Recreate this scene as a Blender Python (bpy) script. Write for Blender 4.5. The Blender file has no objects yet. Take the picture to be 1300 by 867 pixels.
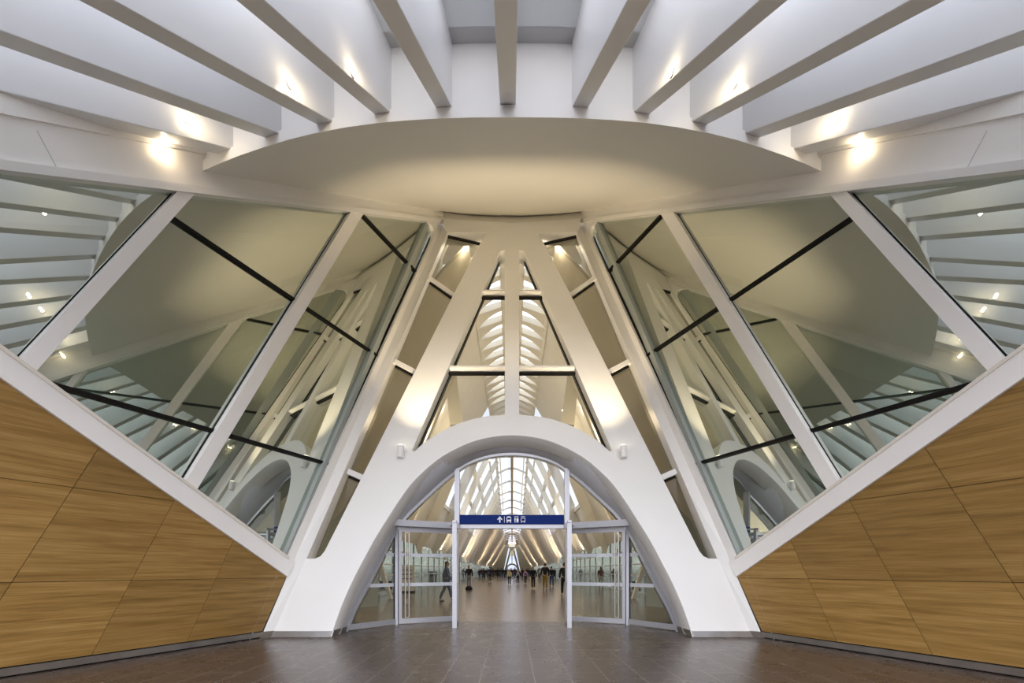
import bpy, bmesh, math, random
from mathutils import Vector, Matrix
random.seed(7)
C = bpy.context.scene.collection
PI = math.pi
F, CX, HY, EYE = 614.0, 650.0, 724.0, 1.4

# ------------------------------------------------------------------ materials
MATS = {}
def nodes(name):
    m = bpy.data.materials.new(name); m.use_nodes = True
    nt = m.node_tree
    for n in list(nt.nodes): nt.nodes.remove(n)
    out = nt.nodes.new('ShaderNodeOutputMaterial')
    MATS[name] = m
    return m, nt, out
def paint(name, col, rough=0.45, metal=0.0, var=0.03, spec=0.5, scale=1.2):
    m, nt, out = nodes(name)
    b = nt.nodes.new('ShaderNodeBsdfPrincipled')
    tc = nt.nodes.new('ShaderNodeTexCoord'); nz = nt.nodes.new('ShaderNodeTexNoise')
    nz.inputs['Scale'].default_value = scale; nz.inputs['Detail'].default_value = 4
    nt.links.new(tc.outputs['Object'], nz.inputs['Vector'])
    rp = nt.nodes.new('ShaderNodeValToRGB')
    rp.color_ramp.elements[0].position = .3; rp.color_ramp.elements[1].position = .7
    rp.color_ramp.elements[0].color = (*[c*(1-var) for c in col], 1)
    rp.color_ramp.elements[1].color = (*[min(1, c*(1+var)) for c in col], 1)
    nt.links.new(nz.outputs['Fac'], rp.inputs['Fac']); nt.links.new(rp.outputs['Color'], b.inputs['Base Color'])
    b.inputs['Roughness'].default_value = rough; b.inputs['Metallic'].default_value = metal
    b.inputs['Specular IOR Level'].default_value = spec
    nt.links.new(b.outputs[0], out.inputs[0])
    return m
def emit(name, col, s):
    m, nt, out = nodes(name)
    e = nt.nodes.new('ShaderNodeEmission'); e.inputs[0].default_value = (*col, 1); e.inputs[1].default_value = s
    nt.links.new(e.outputs[0], out.inputs[0]); return m
def glass(name, tint, refl, fac=None, ior=1.5):
    m, nt, out = nodes(name)
    t = nt.nodes.new('ShaderNodeBsdfTransparent'); t.inputs[0].default_value = (*tint, 1)
    g = nt.nodes.new('ShaderNodeBsdfGlossy'); g.inputs[0].default_value = (*refl, 1); g.inputs['Roughness'].default_value = 0.0
    mx = nt.nodes.new('ShaderNodeMixShader')
    if fac is None:
        lw = nt.nodes.new('ShaderNodeLayerWeight'); lw.inputs[0].default_value = .5
        pw = nt.nodes.new('ShaderNodeMath'); pw.operation = 'POWER'; pw.inputs[1].default_value = 4
        ma = nt.nodes.new('ShaderNodeMath'); ma.operation = 'MULTIPLY_ADD'; ma.inputs[1].default_value = .6; ma.inputs[2].default_value = .05
        nt.links.new(lw.outputs['Facing'], pw.inputs[0]); nt.links.new(pw.outputs[0], ma.inputs[0])
        nt.links.new(ma.outputs[0], mx.inputs[0])
    else: mx.inputs[0].default_value = fac
    nt.links.new(t.outputs[0], mx.inputs[1]); nt.links.new(g.outputs[0], mx.inputs[2]); nt.links.new(mx.outputs[0], out.inputs[0])
    return m

WHITE = paint('white_paint', (.87, .86, .84), .35, var=.015)
WHITE_LIT = paint('white_paint_lit', (.95, .93, .90), .35, var=.01)  # same white, lightened in colour to replace light missing on the flank parts
FIN = paint('fin_white_paint', (.80, .80, .81), .30, var=.03, scale=.6)
SOFFIT = paint('soffit_paint', (.80, .78, .73), .5, var=.015, scale=.4)
HALLW = paint('hall_warm_white', (.82, .77, .68), .5, var=.02)
RIDGE = paint('ridge_brown', (.42, .30, .18), .5)
GREYREV = paint('grey_reveal', (.52, .52, .55), .38, var=.02)
ALU = paint('aluminium', (.50, .51, .56), .35, .35, var=.03)
STEEL = paint('brushed_steel', (.42, .40, .38), .28, .85, var=.12, scale=3)
BLACK = paint('black_gasket', (.010, .009, .008), .5, spec=.12)
GREYP = paint('roof_panel_grey', (.36, .365, .38), .5, var=.05)
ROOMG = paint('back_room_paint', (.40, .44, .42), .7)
FARG = glass('far_glass', (.20, .235, .28), (.8, .85, .9), .05)
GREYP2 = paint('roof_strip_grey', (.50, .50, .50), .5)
HALLG = glass('hall_side_glass', (.11, .125, .11), (.7, .74, .7), .12)
FROST = paint('frosted_band', (.62, .65, .70), .6)
BLUE = paint('sign_blue', (.010, .028, .16), .6, var=.01, spec=.08)
SIGNW = paint('sign_white', (.82, .84, .9), .4, var=.0)
GLASSF = glass('facade_glass', (.26, .32, .32), (.87, .92, .85), .64)
GLASSC = glass('clear_glass', (.90, .93, .90), (.9, .95, .92), None, 1.55)
GLASSS = glass('slit_glass', (.40, .385, .32), (.8, .82, .76), .10)
GLASSK = glass('skylight_glass', (.34, .355, .39), (.9, .9, .9), .05)
def translucent(name, col, k):
    m, nt, out = nodes(name)
    d = nt.nodes.new('ShaderNodeBsdfDiffuse'); d.inputs[0].default_value = (*col, 1)
    t = nt.nodes.new('ShaderNodeBsdfTranslucent'); t.inputs[0].default_value = (*col, 1)
    mx = nt.nodes.new('ShaderNodeMixShader'); mx.inputs[0].default_value = k
    nt.links.new(d.outputs[0], mx.inputs[1]); nt.links.new(t.outputs[0], mx.inputs[2]); nt.links.new(mx.outputs[0], out.inputs[0]); return m
PANELT = translucent('translucent_roof_panel', (.56, .56, .56), .14)
LAMP = emit('lamp_glow', (1, .82, .55), 14)
LAMPS = emit('small_lamp_glow', (1, .88, .68), 9)

def wood_mat():
    m, nt, out = nodes('oak_cladding')
    b = nt.nodes.new('ShaderNodeBsdfPrincipled')
    tc = nt.nodes.new('ShaderNodeTexCoord'); oi = nt.nodes.new('ShaderNodeObjectInfo')
    mp = nt.nodes.new('ShaderNodeMapping'); mp.inputs['Scale'].default_value = (.35, .35, 9)
    add = nt.nodes.new('ShaderNodeVectorMath'); add.operation = 'ADD'
    mul = nt.nodes.new('ShaderNodeVectorMath'); mul.operation = 'SCALE'; mul.inputs[3].default_value = 40
    nt.links.new(oi.outputs['Random'], mul.inputs[0])
    nt.links.new(tc.outputs['Object'], mp.inputs['Vector']); nt.links.new(mp.outputs[0], add.inputs[0]); nt.links.new(mul.outputs[0], add.inputs[1])
    n1 = nt.nodes.new('ShaderNodeTexNoise'); n1.inputs['Scale'].default_value = 1.6; n1.inputs['Detail'].default_value = 7; n1.inputs['Roughness'].default_value = .62
    n1.inputs['Distortion'].default_value = .25
    nt.links.new(add.outputs[0], n1.inputs['Vector'])
    mp2 = nt.nodes.new('ShaderNodeMapping'); mp2.inputs['Scale'].default_value = (1.2, 1.2, 90)
    nt.links.new(tc.outputs['Object'], mp2.inputs['Vector'])
    n2 = nt.nodes.new('ShaderNodeTexNoise'); n2.inputs['Scale'].default_value = 1.5; n2.inputs['Detail'].default_value = 4
    nt.links.new(mp2.outputs[0], n2.inputs['Vector'])
    r1 = nt.nodes.new('ShaderNodeValToRGB')
    e = r1.color_ramp.elements
    e[0].position = .30; e[0].color = (.215, .118, .028, 1); e[1].position = .70; e[1].color = (.41, .255, .085, 1)
    r1.color_ramp.elements.new(.5).color = (.33, .193, .055, 1)
    nt.links.new(n1.outputs['Fac'], r1.inputs['Fac'])
    r2 = nt.nodes.new('ShaderNodeValToRGB')
    r2.color_ramp.elements[0].position = .35; r2.color_ramp.elements[0].color = (.80, .78, .75, 1)
    r2.color_ramp.elements[1].position = .65; r2.color_ramp.elements[1].color = (1.08, 1.08, 1.08, 1)
    nt.links.new(n2.outputs['Fac'], r2.inputs['Fac'])
    mm = nt.nodes.new('ShaderNodeMix'); mm.data_type = 'RGBA'; mm.blend_type = 'MULTIPLY'; mm.inputs[0].default_value = 1
    nt.links.new(r1.outputs[0], mm.inputs[6]); nt.links.new(r2.outputs[0], mm.inputs[7])
    # panel to panel tone
    mr = nt.nodes.new('ShaderNodeMapRange'); mr.inputs[3].default_value = .86; mr.inputs[4].default_value = 1.12
    nt.links.new(oi.outputs['Random'], mr.inputs[0])
    sc = nt.nodes.new('ShaderNodeVectorMath'); sc.operation = 'SCALE'
    nt.links.new(mm.outputs[2], sc.inputs[0]); nt.links.new(mr.outputs[0], sc.inputs[3])
    nt.links.new(sc.outputs[0], b.inputs['Base Color'])
    b.inputs['Roughness'].default_value = .42; b.inputs['Specular IOR Level'].default_value = .35
    nt.links.new(b.outputs[0], out.inputs[0]); return m
WOOD = wood_mat()

def floor_mat(name, c0, c1, mort, r0, r1):
    m, nt, out = nodes(name)
    b = nt.nodes.new('ShaderNodeBsdfPrincipled')
    tc = nt.nodes.new('ShaderNodeTexCoord')
    sp = nt.nodes.new('ShaderNodeSeparateXYZ'); nt.links.new(tc.outputs['Object'], sp.inputs[0])
    a1 = nt.nodes.new('ShaderNodeMath'); a1.operation = 'ADD'; a1.inputs[1].default_value = .06
    a2 = nt.nodes.new('ShaderNodeMath'); a2.operation = 'ABSOLUTE'
    a3 = nt.nodes.new('ShaderNodeMath'); a3.operation = 'ADD'; a3.inputs[1].default_value = .12
    nt.links.new(sp.outputs[0], a1.inputs[0]); nt.links.new(a1.outputs[0], a2.inputs[0]); nt.links.new(a2.outputs[0], a3.inputs[0])
    cb = nt.nodes.new('ShaderNodeCombineXYZ'); nt.links.new(sp.outputs[1], cb.inputs[0]); nt.links.new(a3.outputs[0], cb.inputs[1])
    br = nt.nodes.new('ShaderNodeTexBrick')
    br.inputs['Scale'].default_value = 1; br.inputs['Brick Width'].default_value = 1.9; br.inputs['Row Height'].default_value = .47
    br.inputs['Mortar Size'].default_value = .005; br.inputs['Mortar Smooth'].default_value = .1; br.offset = .5
    br.inputs['Color1'].default_value = (*c0, 1); br.inputs['Color2'].default_value = (*c1, 1); br.inputs['Mortar'].default_value = (*mort, 1)
    nt.links.new(cb.outputs[0], br.inputs['Vector'])
    nz = nt.nodes.new('ShaderNodeTexNoise'); nz.inputs['Scale'].default_value = 2.2; nz.inputs['Detail'].default_value = 8; nz.inputs['Roughness'].default_value = .7
    nt.links.new(tc.outputs['Object'], nz.inputs['Vector'])
    rp = nt.nodes.new('ShaderNodeValToRGB')
    rp.color_ramp.elements[0].position = .3; rp.color_ramp.elements[0].color = (.78, .78, .78, 1)
    rp.color_ramp.elements[1].position = .72; rp.color_ramp.elements[1].color = (1.2, 1.18, 1.17, 1)
    nt.links.new(nz.outputs['Fac'], rp.inputs['Fac'])
    mm = nt.nodes.new('ShaderNodeMix'); mm.data_type = 'RGBA'; mm.blend_type = 'MULTIPLY'; mm.inputs[0].default_value = 1
    nt.links.new(br.outputs['Color'], mm.inputs[6]); nt.links.new(rp.outputs[0], mm.inputs[7])
    nt.links.new(mm.outputs[2], b.inputs['Base Color'])
    mr = nt.nodes.new('ShaderNodeMapRange'); mr.inputs[1].default_value = .35; mr.inputs[2].default_value = .7
    mr.inputs[3].default_value = r0; mr.inputs[4].default_value = r1
    nt.links.new(nz.outputs['Fac'], mr.inputs[0]); nt.links.new(mr.outputs[0], b.inputs['Roughness'])
    nt.links.new(b.outputs[0], out.inputs[0]); return m
FLOOR = floor_mat('floor_tiles', (.078, .054, .044), (.094, .066, .054), (.32, .28, .26), .26, .31)
FLOORH = floor_mat('floor_tiles_lit', (.19, .135, .088), (.21, .152, .10), (.10, .08, .07), .2, .27)  # base colour lightened and warmed in place of the bright hall's reflections

# ------------------------------------------------------------------ helpers
def link_bm(name, bm, mat, parent=None, smooth=False):
    bmesh.ops.recalc_face_normals(bm, faces=bm.faces)
    if name in ('pane', 'glass'):          # a pane is one sheet
        best = max(bm.faces, key=lambda f: f.calc_area())
        bmesh.ops.delete(bm, geom=[f for f in bm.faces if f is not best], context='FACES')
    me = bpy.data.meshes.new(name); bm.to_mesh(me); bm.free()
    if smooth:
        for p in me.polygons: p.use_smooth = True
    if mat: me.materials.append(mat)
    o = bpy.data.objects.new(name, me); C.objects.link(o)
    if parent: o.parent = parent
    return o
def tag(o, label=None, cat=None, group=None, kind=None):
    if label: o['label'] = label
    if cat: o['category'] = cat
    if group: o['group'] = group
    if kind: o['kind'] = kind
    return o
def empty(name, loc=(0, 0, 0)):
    o = bpy.data.objects.new(name, None); C.objects.link(o); o.location = loc; o.empty_display_size = .2
    return o
def reparent_keep(o, parent):
    o.parent = parent; o.matrix_parent_inverse = Matrix.Translation(-Vector(parent.location))
def prism(bm, pts, d0, d1):
    """polygon pts swept from pts+d0 to pts+d1"""
    a = [bm.verts.new(Vector(p)+Vector(d0)) for p in pts]; b = [bm.verts.new(Vector(p)+Vector(d1)) for p in pts]
    n = len(pts)
    bm.faces.new(a); bm.faces.new(list(reversed(b)))
    for i in range(n):
        j = (i+1) % n
        bm.faces.new((a[i], a[j], b[j], b[i]))
def box(bm, x0, x1, y0, y1, z0, z1):
    prism(bm, [(x0, y0, z0), (x1, y0, z0), (x1, y1, z0), (x0, y1, z0)], (0, 0, 0), (0, 0, z1-z0))
def bar(bm, p, q, w, h, up=(0, 0, 1)):
    p, q = Vector(p), Vector(q); d = (q-p).normalized(); s = d.cross(Vector(up))
    if s.length < 1e-4: s = d.cross(Vector((0, 1, 0)))
    s.normalize(); u = s.cross(d).normalized()
    pts = [p+s*a*w/2+u*b*h/2 for a, b in ((-1, -1), (1, -1), (1, 1), (-1, 1))]
    prism(bm, pts, (0, 0, 0), q-p)
def tube(bm, p, q, r0, r1=None, n=12):
    r1 = r0 if r1 is None else r1
    p, q = Vector(p), Vector(q); d = (q-p).normalized()
    s = d.orthogonal().normalized(); u = d.cross(s)
    A = [bm.verts.new(p+(s*math.cos(t)+u*math.sin(t))*r0) for t in [2*PI*i/n for i in range(n)]]
    B = [bm.verts.new(q+(s*math.cos(t)+u*math.sin(t))*r1) for t in [2*PI*i/n for i in range(n)]]
    bm.faces.new(A); bm.faces.new(list(reversed(B)))
    for i in range(n): bm.faces.new((A[i], A[(i+1) % n], B[(i+1) % n], B[i]))
def loft(bm, rows, closed=False):
    V = [[bm.verts.new(Vector(p)) for p in r] for r in rows]
    for i in range(len(V)-1):
        for j in range(len(V[i])-1):
            bm.faces.new((V[i][j], V[i][j+1], V[i+1][j+1], V[i+1][j]))
    return V
def q_of(px): return (px-CX)/F
def e_of(py): return (HY-py)/F
def at(px, py, Y): return Vector((q_of(px)*Y, Y, EYE+e_of(py)*Y))
# the flank wall plane (left side): X = -WA + WB*Y
WA, WB = 9.03, .3827
def wallpt(px, py):
    z = WA/(WB-q_of(px)); return at(px, py, z)
def wall(Y, Z, off=0.0):
    n = Vector((1, -WB, 0)).normalized()
    return Vector((-WA+WB*Y, Y, Z))+n*off
WN = Vector((1, -WB, 0)).normalized()
# the leaning front plane: Y = PB + PK*Z
PB, PK = 10.2, .49
PNORM = Vector((0, -1, PK)).normalized()
def frontpt(px, py, off=0.0):
    e = e_of(py); Z = (EYE+PB*e)/(1-PK*e)
    return at(px, py, PB+PK*Z)+PNORM*off
def mx(p): return Vector((-p[0], p[1], p[2]))
def S(p, side): return Vector(p) if side < 0 else mx(p)
def clip(poly, a, b, c):
    """keep a*y+b*z<=c"""
    out = []
    for i in range(len(poly)):
        p, r = poly[i], poly[(i+1) % len(poly)]
        fp, fr = a*p[0]+b*p[1]-c, a*r[0]+b*r[1]-c
        if fp <= 0: out.append(p)
        if (fp < 0 < fr) or (fr < 0 < fp):
            t = fp/(fp-fr); out.append((p[0]+t*(r[0]-p[0]), p[1]+t*(r[1]-p[1])))
    return out
def line(p, r):
    """line through two (y,z) points as a*y+b*z=c with the left normal"""
    a, b = (r[1]-p[1]), -(r[0]-p[0]); return a, b, a*p[0]+b*p[1]
def yz(px, py): p = wallpt(px, py); return (p.y, p.z)
def keep(poly, ln, ref):
    a, b, c = ln
    if a*ref[0]+b*ref[1] > c: a, b, c = -a, -b, -c
    return clip(poly, a, b, c)
def shift_line(ln, d, ref):
    """move the line by d towards ref"""
    a, b, c = ln; L = math.hypot(a, b)
    s = 1 if a*ref[0]+b*ref[1] > c else -1
    return a, b, c+s*d*L

# ------------------------------------------------------------------ floor
bm = bmesh.new(); box(bm, -40, 40, -30, 13.22, -.2, 0)
tag(link_bm('floor', bm, FLOOR), 'dark brown polished stone tiles of the entrance forecourt', 'floor', kind='structure')
bm = bmesh.new(); box(bm, -40, 40, 13.22, 330, -.2, 0)
tag(link_bm('floor', bm, FLOORH), 'shiny brown stone floor of the long hall behind the doors', 'floor', kind='structure')

# ------------------------------------------------------------------ flank walls
SILL_U = line(yz(0, 440), yz(370, 711)); SILL_L = line(yz(0, 481), yz(362, 731))
TOP = line(yz(0, 217.5), yz(541, 281))
JAMB = line(yz(331, 806), yz(564.5, 281))
GLJ = line(yz(366, 705), yz(536, 332))
M1L, M1R = line(yz(24, 456), yz(227, 240)), line(yz(44, 472), yz(250, 242))
M2L, M2R = line(yz(235, 610), yz(444, 270)), line(yz(249.7, 620), yz(460, 272.6))
JOINT_DIR = (0.63, 1.36)
FULL = [(0.8, .0), (24, .0), (24, 16), (.8, 16)]
TRZ = (4.03, 7.52, 11.09)
side_name = {-1: 'left', 1: 'right'}
def wpoly(bm, poly, side, o0, o1):
    n = S(WN, side)
    pts = [S(wall(y, z), side) for y, z in poly]
    prism(bm, pts, n*o0, n*o1)
for side in (-1, 1):
    sn = side_name[side]
    W = empty('wall_'+sn, S(wall(6, 0), side)); tag(W, 'oak panelled flank wall on the %s with slanting joints' % sn, 'wall', kind='structure')
    def put(name, bm, mat, parent=W, **k):
        o = link_bm(name, bm, mat, None, **k); reparent_keep(o, parent); return o
    # cladding panels
    base = keep(FULL, line((0, .135), (1, .135)), (5, 3))
    base = keep(base, SILL_L, (8, .5)); base = keep(base, shift_line(JAMB, 0.01, (5, 3)), (5, 3))
    base = keep(base, line((0, 5.35), (1, 5.35)), (5, 1))
    zs = [.135, 1.24, 2.60, 3.96, 5.32]
    for r in range(4):
        z0, z1 = zs[r], zs[r+1]
        for k in range(-8, 3):
            def jl(i): y = 6.37+1.352*i; return line((y+JOINT_DIR[0]*(0-1.24)/1.36, 0), (y+JOINT_DIR[0]*(6-1.24)/1.36, 6))
            p = keep(base, line((0, z0+.004), (1, z0+.004)), (5, 50)); p = keep(p, line((0, z1-.004), (1, z1-.004)), (5, -5)) if p else p
            mid = (6.37+1.352*(k+.5)+JOINT_DIR[0]*((z0+z1)/2-1.24)/1.36, (z0+z1)/2)
            if p: p = keep(p, shift_line(jl(k), .004, mid), mid)
            if p and k < 2: p = keep(p, shift_line(jl(k+1), .004, mid), mid)
            if len(p) < 3: continue
            ar = abs(sum(p[i][0]*p[(i+1) % len(p)][1]-p[(i+1) % len(p)][0]*p[i][1] for i in range(len(p))))/2
            if ar < .01: continue
            bm = bmesh.new(); wpoly(bm, p, side, -.03, .0); put('cladding_panel', bm, WOOD)
    bk = bmesh.new(); wpoly(bk, base, side, -.22, -.035); put('backing', bk, BLACK)
    # steel skirting
    bm = bmesh.new()
    sk = keep([(0.8, .022), (24, .022), (24, .122), (.8, .122)], JAMB, (5, .05)); wpoly(bm, sk, side, -.05, .018)
    bb = tag(put('baseboard_'+sn, bm, STEEL, None) if False else link_bm('baseboard_'+sn, bm, STEEL), 'brushed steel skirting under the %s oak panels' % sn, 'baseboard', kind='structure')
    bm = bmesh.new(); sg = keep([(0.8, 0), (24, 0), (24, .136), (.8, .136)], JAMB, (5, .05)); wpoly(bm, sg, side, -.05, -.012)
    o = link_bm('shadow_gap', bm, BLACK); o.parent = bb
    # window
    WI = empty('window_1' if side < 0 else 'window_2', S(wall(8, 4), side))
    tag(WI, 'huge slanted greenish glass wall above the %s oak panels' % sn, 'window', kind='structure')
    gl = keep(keep(FULL, SILL_U, (10, 6)), TOP, (10, 6)); gl = keep(gl, GLJ, (8, 5))
    mid1, mid2, mid3 = (5.5, 5.6), (9.2, 5), (12, 6)
    bays = [keep(gl, M1L, mid1), keep(keep(gl, M1R, mid2), M2L, mid2), keep(gl, M2R, mid3)]
    for b in bays:
        lv = [-1]+list(TRZ)+[30]
        for i in range(4):
            p = keep(b, line((0, lv[i]), (1, lv[i])), (5, 99)) if b else b
            if p: p = keep(p, line((0, lv[i+1]), (1, lv[i+1])), (5, -99))
            if len(p) < 3: continue
            bm = bmesh.new(); wpoly(bm, p, side, -.115, -.10); put('pane', bm, GLASSF, WI)
    for bi, b in enumerate(bays):
        for ti, zz in enumerate(TRZ):
            if bi == 0: continue
            p = keep(keep(b, line((0, zz-.035), (1, zz-.035)), (5, 99)), line((0, zz+.035), (1, zz+.035)), (5, -99))
            if len(p) < 3: continue
            bm = bmesh.new(); wpoly(bm, p, side, -.13, -.06); tag(put('transom', bm, BLACK, WI), 'black horizontal transom')
    for (l, r, rf) in ((M1L, M1R, (7.2, 6)), (M2L, M2R, (11.5, 6))):
        ext = keep(keep(FULL, shift_line(SILL_U, -.02, (10, 6)), (10, 6)), shift_line(TOP, -.03, (10, 6)), (10, 6))
        # pick a ref between the two lines
        m = ((yz(34, 464) if rf[0] < 9 else yz(242, 615)))
        p = keep(keep(ext, l, m), r, m)
        bm = bmesh.new(); wpoly(bm, p, side, -.16, .03); put('mullion', bm, WHITE_LIT, WI)
        bm = bmesh.new(); g = keep(keep(ext, shift_line(l, -.014, m), m), l, (0, 8)) 
        wpoly(bm, g, side, -.10, -.09); put('gasket', bm, BLACK, WI)
    # rounded top corner and jamb frame
    fr = bmesh.new()
    p = keep(keep(keep(FULL, shift_line(SILL_U, -.02, (10, 6)), (10, 6)), shift_line(TOP, -.02, (10, 6)), (10, 6)), GLJ, (24, 6)); p = keep(p, JAMB, (8, 5))
    wpoly(fr, p, side, -.16, .0)
    put('jamb', fr, WHITE_LIT, WI)
    bm = bmesh.new()
    gk = keep(keep(keep(gl, shift_line(GLJ, .035, (8, 5)), (24, 6)), SILL_U, (10, 6)), TOP, (10, 6))
    wpoly(bm, gk, side, -.10, -.085); put('gasket', bm, BLACK, WI)
    c0 = yz(470, 274); c1 = yz(531, 343)
    a, b_, c_ = TOP; a2, b2, c2 = GLJ
    det = a*b2-a2*b_; corner = ((c_*b2-c2*b_)/det, (a*c2-a2*c_)/det)
    def along(p, r, d): 
        L = math.hypot(r[0]-p[0], r[1]-p[1]); return (p[0]+(r[0]-p[0])*d/L, p[1]+(r[1]-p[1])*d/L)
    ca, cb2 = along(corner, c0, 1.25), along(corner, c1, 1.25)
    arc = []
    for i in range(9):
        t = i/8; arc.append(((1-t)**2*ca[0]+2*t*(1-t)*(corner[0]*.93+.07*(ca[0]+cb2[0])/2)+t*t*cb2[0], (1-t)**2*ca[1]+2*t*(1-t)*(corner[1]*.93+.07*(ca[1]+cb2[1])/2)+t*t*cb2[1]))
    bm = bmesh.new(); wpoly(bm, [corner]+arc, side, -.16, .0); put('corner_plate', bm, WHITE, WI)
    # sloping sill beam
    p = keep(keep(FULL, SILL_U, (8, .5)), SILL_L, (10, 6)); p = keep(p, JAMB, (5, 3)); p = keep(p, line((3.2, 0), (3.2, 1)), (8, 3))
    bm = bmesh.new(); wpoly(bm, p, side, -.2, .05)
    tag(link_bm('trim_1' if side < 0 else 'trim_2', bm, WHITE_LIT), 'white sloping sill beam between %s oak panels and glass' % sn, 'sill', kind='structure')
    bm = bmesh.new(); e = keep(keep(FULL, SILL_U, (8, .5)), shift_line(SILL_U, .05, (8, .5)), (10, 6)); e = keep(e, GLJ, (5, 5)); e = keep(e, line((3.2, 0), (3.2, 1)), (8, 3))
    wpoly(bm, e, side, .05, .075); put('sill_edge', bm, HALLW, WI)
    # fascia over the glass with a cornice
    p = keep(keep(FULL, TOP, (5, 14)), shift_line(TOP, -.62, (10, 6)), (10, 6)); p = keep(p, line((2.2, 0), (2.2, 1)), (8, 8)); p = keep(p, shift_line(JAMB, 0, (5, 3)), (5, 3))
    fa = empty('trim_3' if side < 0 else 'trim_4', S(wall(6, 7), side)); tag(fa, 'white stepped fascia along the %s edge of the canopy' % sn, 'fascia', kind='structure')
    bm = bmesh.new(); wpoly(bm, p, side, -.2, .0); put('lower_band', bm, WHITE_LIT, fa)
    p = keep(keep(FULL, shift_line(TOP, -.62, (10, 6)), (5, 14)), shift_line(TOP, -1.2, (10, 6)), (10, 6)); p = keep(p, line((2.2, 0), (2.2, 1)), (8, 8)); p = keep(p, line((9.2, 0), (9.2, 1)), (8, 8))
    bm = bmesh.new(); wpoly(bm, p, side, -.25, .035); put('upper_band', bm, WHITE_LIT, fa)
    p = keep(keep(FULL, TOP, (5, 14)), shift_line(TOP, -.11, (10, 6)), (10, 6)); p = keep(p, line((2.2, 0), (2.2, 1)), (8, 8)); p = keep(p, JAMB, (5, 3))
    bm = bmesh.new(); wpoly(bm, p, side, 0, .07); put('cornice', bm, WHITE, fa)
    # joint lines of the fascia
    bm = bmesh.new()
    for (x0, y0, x1, y1) in ((72, 213, 47, 166),):
        p0, p1 = wallpt(x0, y0), wallpt(x1, y1)
        d = Vector((WB, 1, 0)).normalized()*.006
        prism(bm, [S(p0-d, side), S(p0+d, side), S(p1+d, side), S(p1-d, side)], S(WN, side)*0.0, S(WN, side)*.003)
    put('joint', bm, GREYREV, fa)
    # closed room behind the glass
    R = empty('wall_back_room_'+sn, S(wall(8, 0, -3.5), side)); tag(R, 'dim greenish room wall behind the %s slanted glass' % sn, 'wall', kind='structure')
    bm = bmesh.new()
    pts = [(.8, 0), (18, 0), (18, 14.6), (.8, 14.6)]
    n = S(WN, side); 
    prism(bm, [S(wall(y, z, -3.4), side) for y, z in pts], n*-.2, n*0)
    put('back_panel', bm, ROOMG, R)
    bm = bmesh.new()
    def onl(ln, y): a, b, c = ln; return (c-a*y)/b
    tl = [(y, onl(TOP, y)+.3) for y in (.8, 18)]
    prism(bm, [S(wall(tl[0][0], tl[0][1], -.1), side), S(wall(tl[1][0], tl[1][1], -.1), side), S(wall(tl[1][0], tl[1][1], -3.4), side), S(wall(tl[0][0], tl[0][1], -3.4), side)], (0, 0, 0), (0, 0, .2))
    put('sloping_ceiling', bm, ROOMG, R)
    bm = bmesh.new()
    j0, j1 = (PB-.05, 0), (PB+PK*14-.05, 14)
    prism(bm, [S(wall(*j0, -.16), side), S(wall(*j1, -.16), side), S(wall(*j1, -3.4), side), S(wall(*j0, -3.4), side)], (0, -.45, 0), (0, .1, 0))
    put('end_panel', bm, ROOMG, R)
    bm = bmesh.new()
    prism(bm, [S(wall(.8, 0, -.1), side), S(wall(.8, 7, -.1), side), S(wall(.8, 7, -3.4), side), S(wall(.8, 0, -3.4), side)], (0, -.15, 0), (0, 0, 0))
    put('near_panel', bm, ROOMG, R)

# ------------------------------------------------------------------ leaning front: arch plate with two legs
ARCHF = [(419, 810), (433, 770), (447, 738), (461, 711), (475, 685), (490, 661), (505, 637.5), (521, 615.5), (538, 598), (556, 583), (576, 571), (600, 560.5), (625, 554.5), (650, 552.5)]
outer = [(346, 808), (384, 710), (400.6, 709.6), (407.5, 706.5), (413, 699.5), (443, 640), (500, 526), (533, 460), (580, 366.5), (617, 296), (568, 295), (563, 278)]
def smooth_curve(pts, n=4):
    out = []
    for i in range(len(pts)-1):
        p0 = pts[max(0, i-1)]; p1 = pts[i]; p2 = pts[i+1]
        p3 = pts[i+2] if i+2 < len(pts) else (2*650-pts[i][0], pts[i][1])
        for k in range(n):
            t = k/n
            out.append(tuple(.5*((2*p1[c])+(-p0[c]+p2[c])*t+(2*p0[c]-5*p1[c]+4*p2[c]-p3[c])*t*t+(-p0[c]+3*p1[c]-3*p2[c]+p3[c])*t**3) for c in (0, 1)))
    out.append(pts[-1]); return out
ARCHF = smooth_curve(ARCHF)
def to_local(p):
    """3D point on the front plane -> (u,v)"""
    d = Vector((0, PK, 1)).normalized(); o = Vector((0, PB, 0)); r = Vector(p)-o
    return r.x, r.dot(d)
def plate(name, loops, depth, mat, off=0.0, bevel=0.0):
    cu = bpy.data.curves.new(name, 'CURVE'); cu.dimensions = '2D'; cu.fill_mode = 'BOTH'; cu.extrude = depth/2; cu.bevel_depth = bevel; cu.bevel_resolution = 1
    for lp in loops:
        sp = cu.splines.new('POLY'); sp.points.add(len(lp)-1); sp.use_cyclic_u = True
        for i, (u, v) in enumerate(lp): sp.points[i].co = (u, v, 0, 1)
    o = bpy.data.objects.new(name, cu); C.objects.link(o)
    me = bpy.data.meshes.new_from_object(o.evaluated_get(bpy.context.evaluated_depsgraph_get()))
    bpy.data.objects.remove(o)
    d = Vector((0, PK, 1)).normalized(); n = PNORM
    M = Matrix(((1, 0, n.x, 0), (0, d.y, n.y, PB), (0, d.z, n.z, 0), (0, 0, 0, 1)))
    M = M @ Matrix.Translation((0, 0, off-depth/2))
    me.transform(M); me.name = name
    me.materials.clear(); me.materials.append(mat)
    ob = bpy.data.objects.new(name, me); C.objects.link(ob); return ob
L = [to_local(frontpt(*p)) for p in outer]
A = [to_local(frontpt(*p)) for p in ARCHF]
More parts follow.
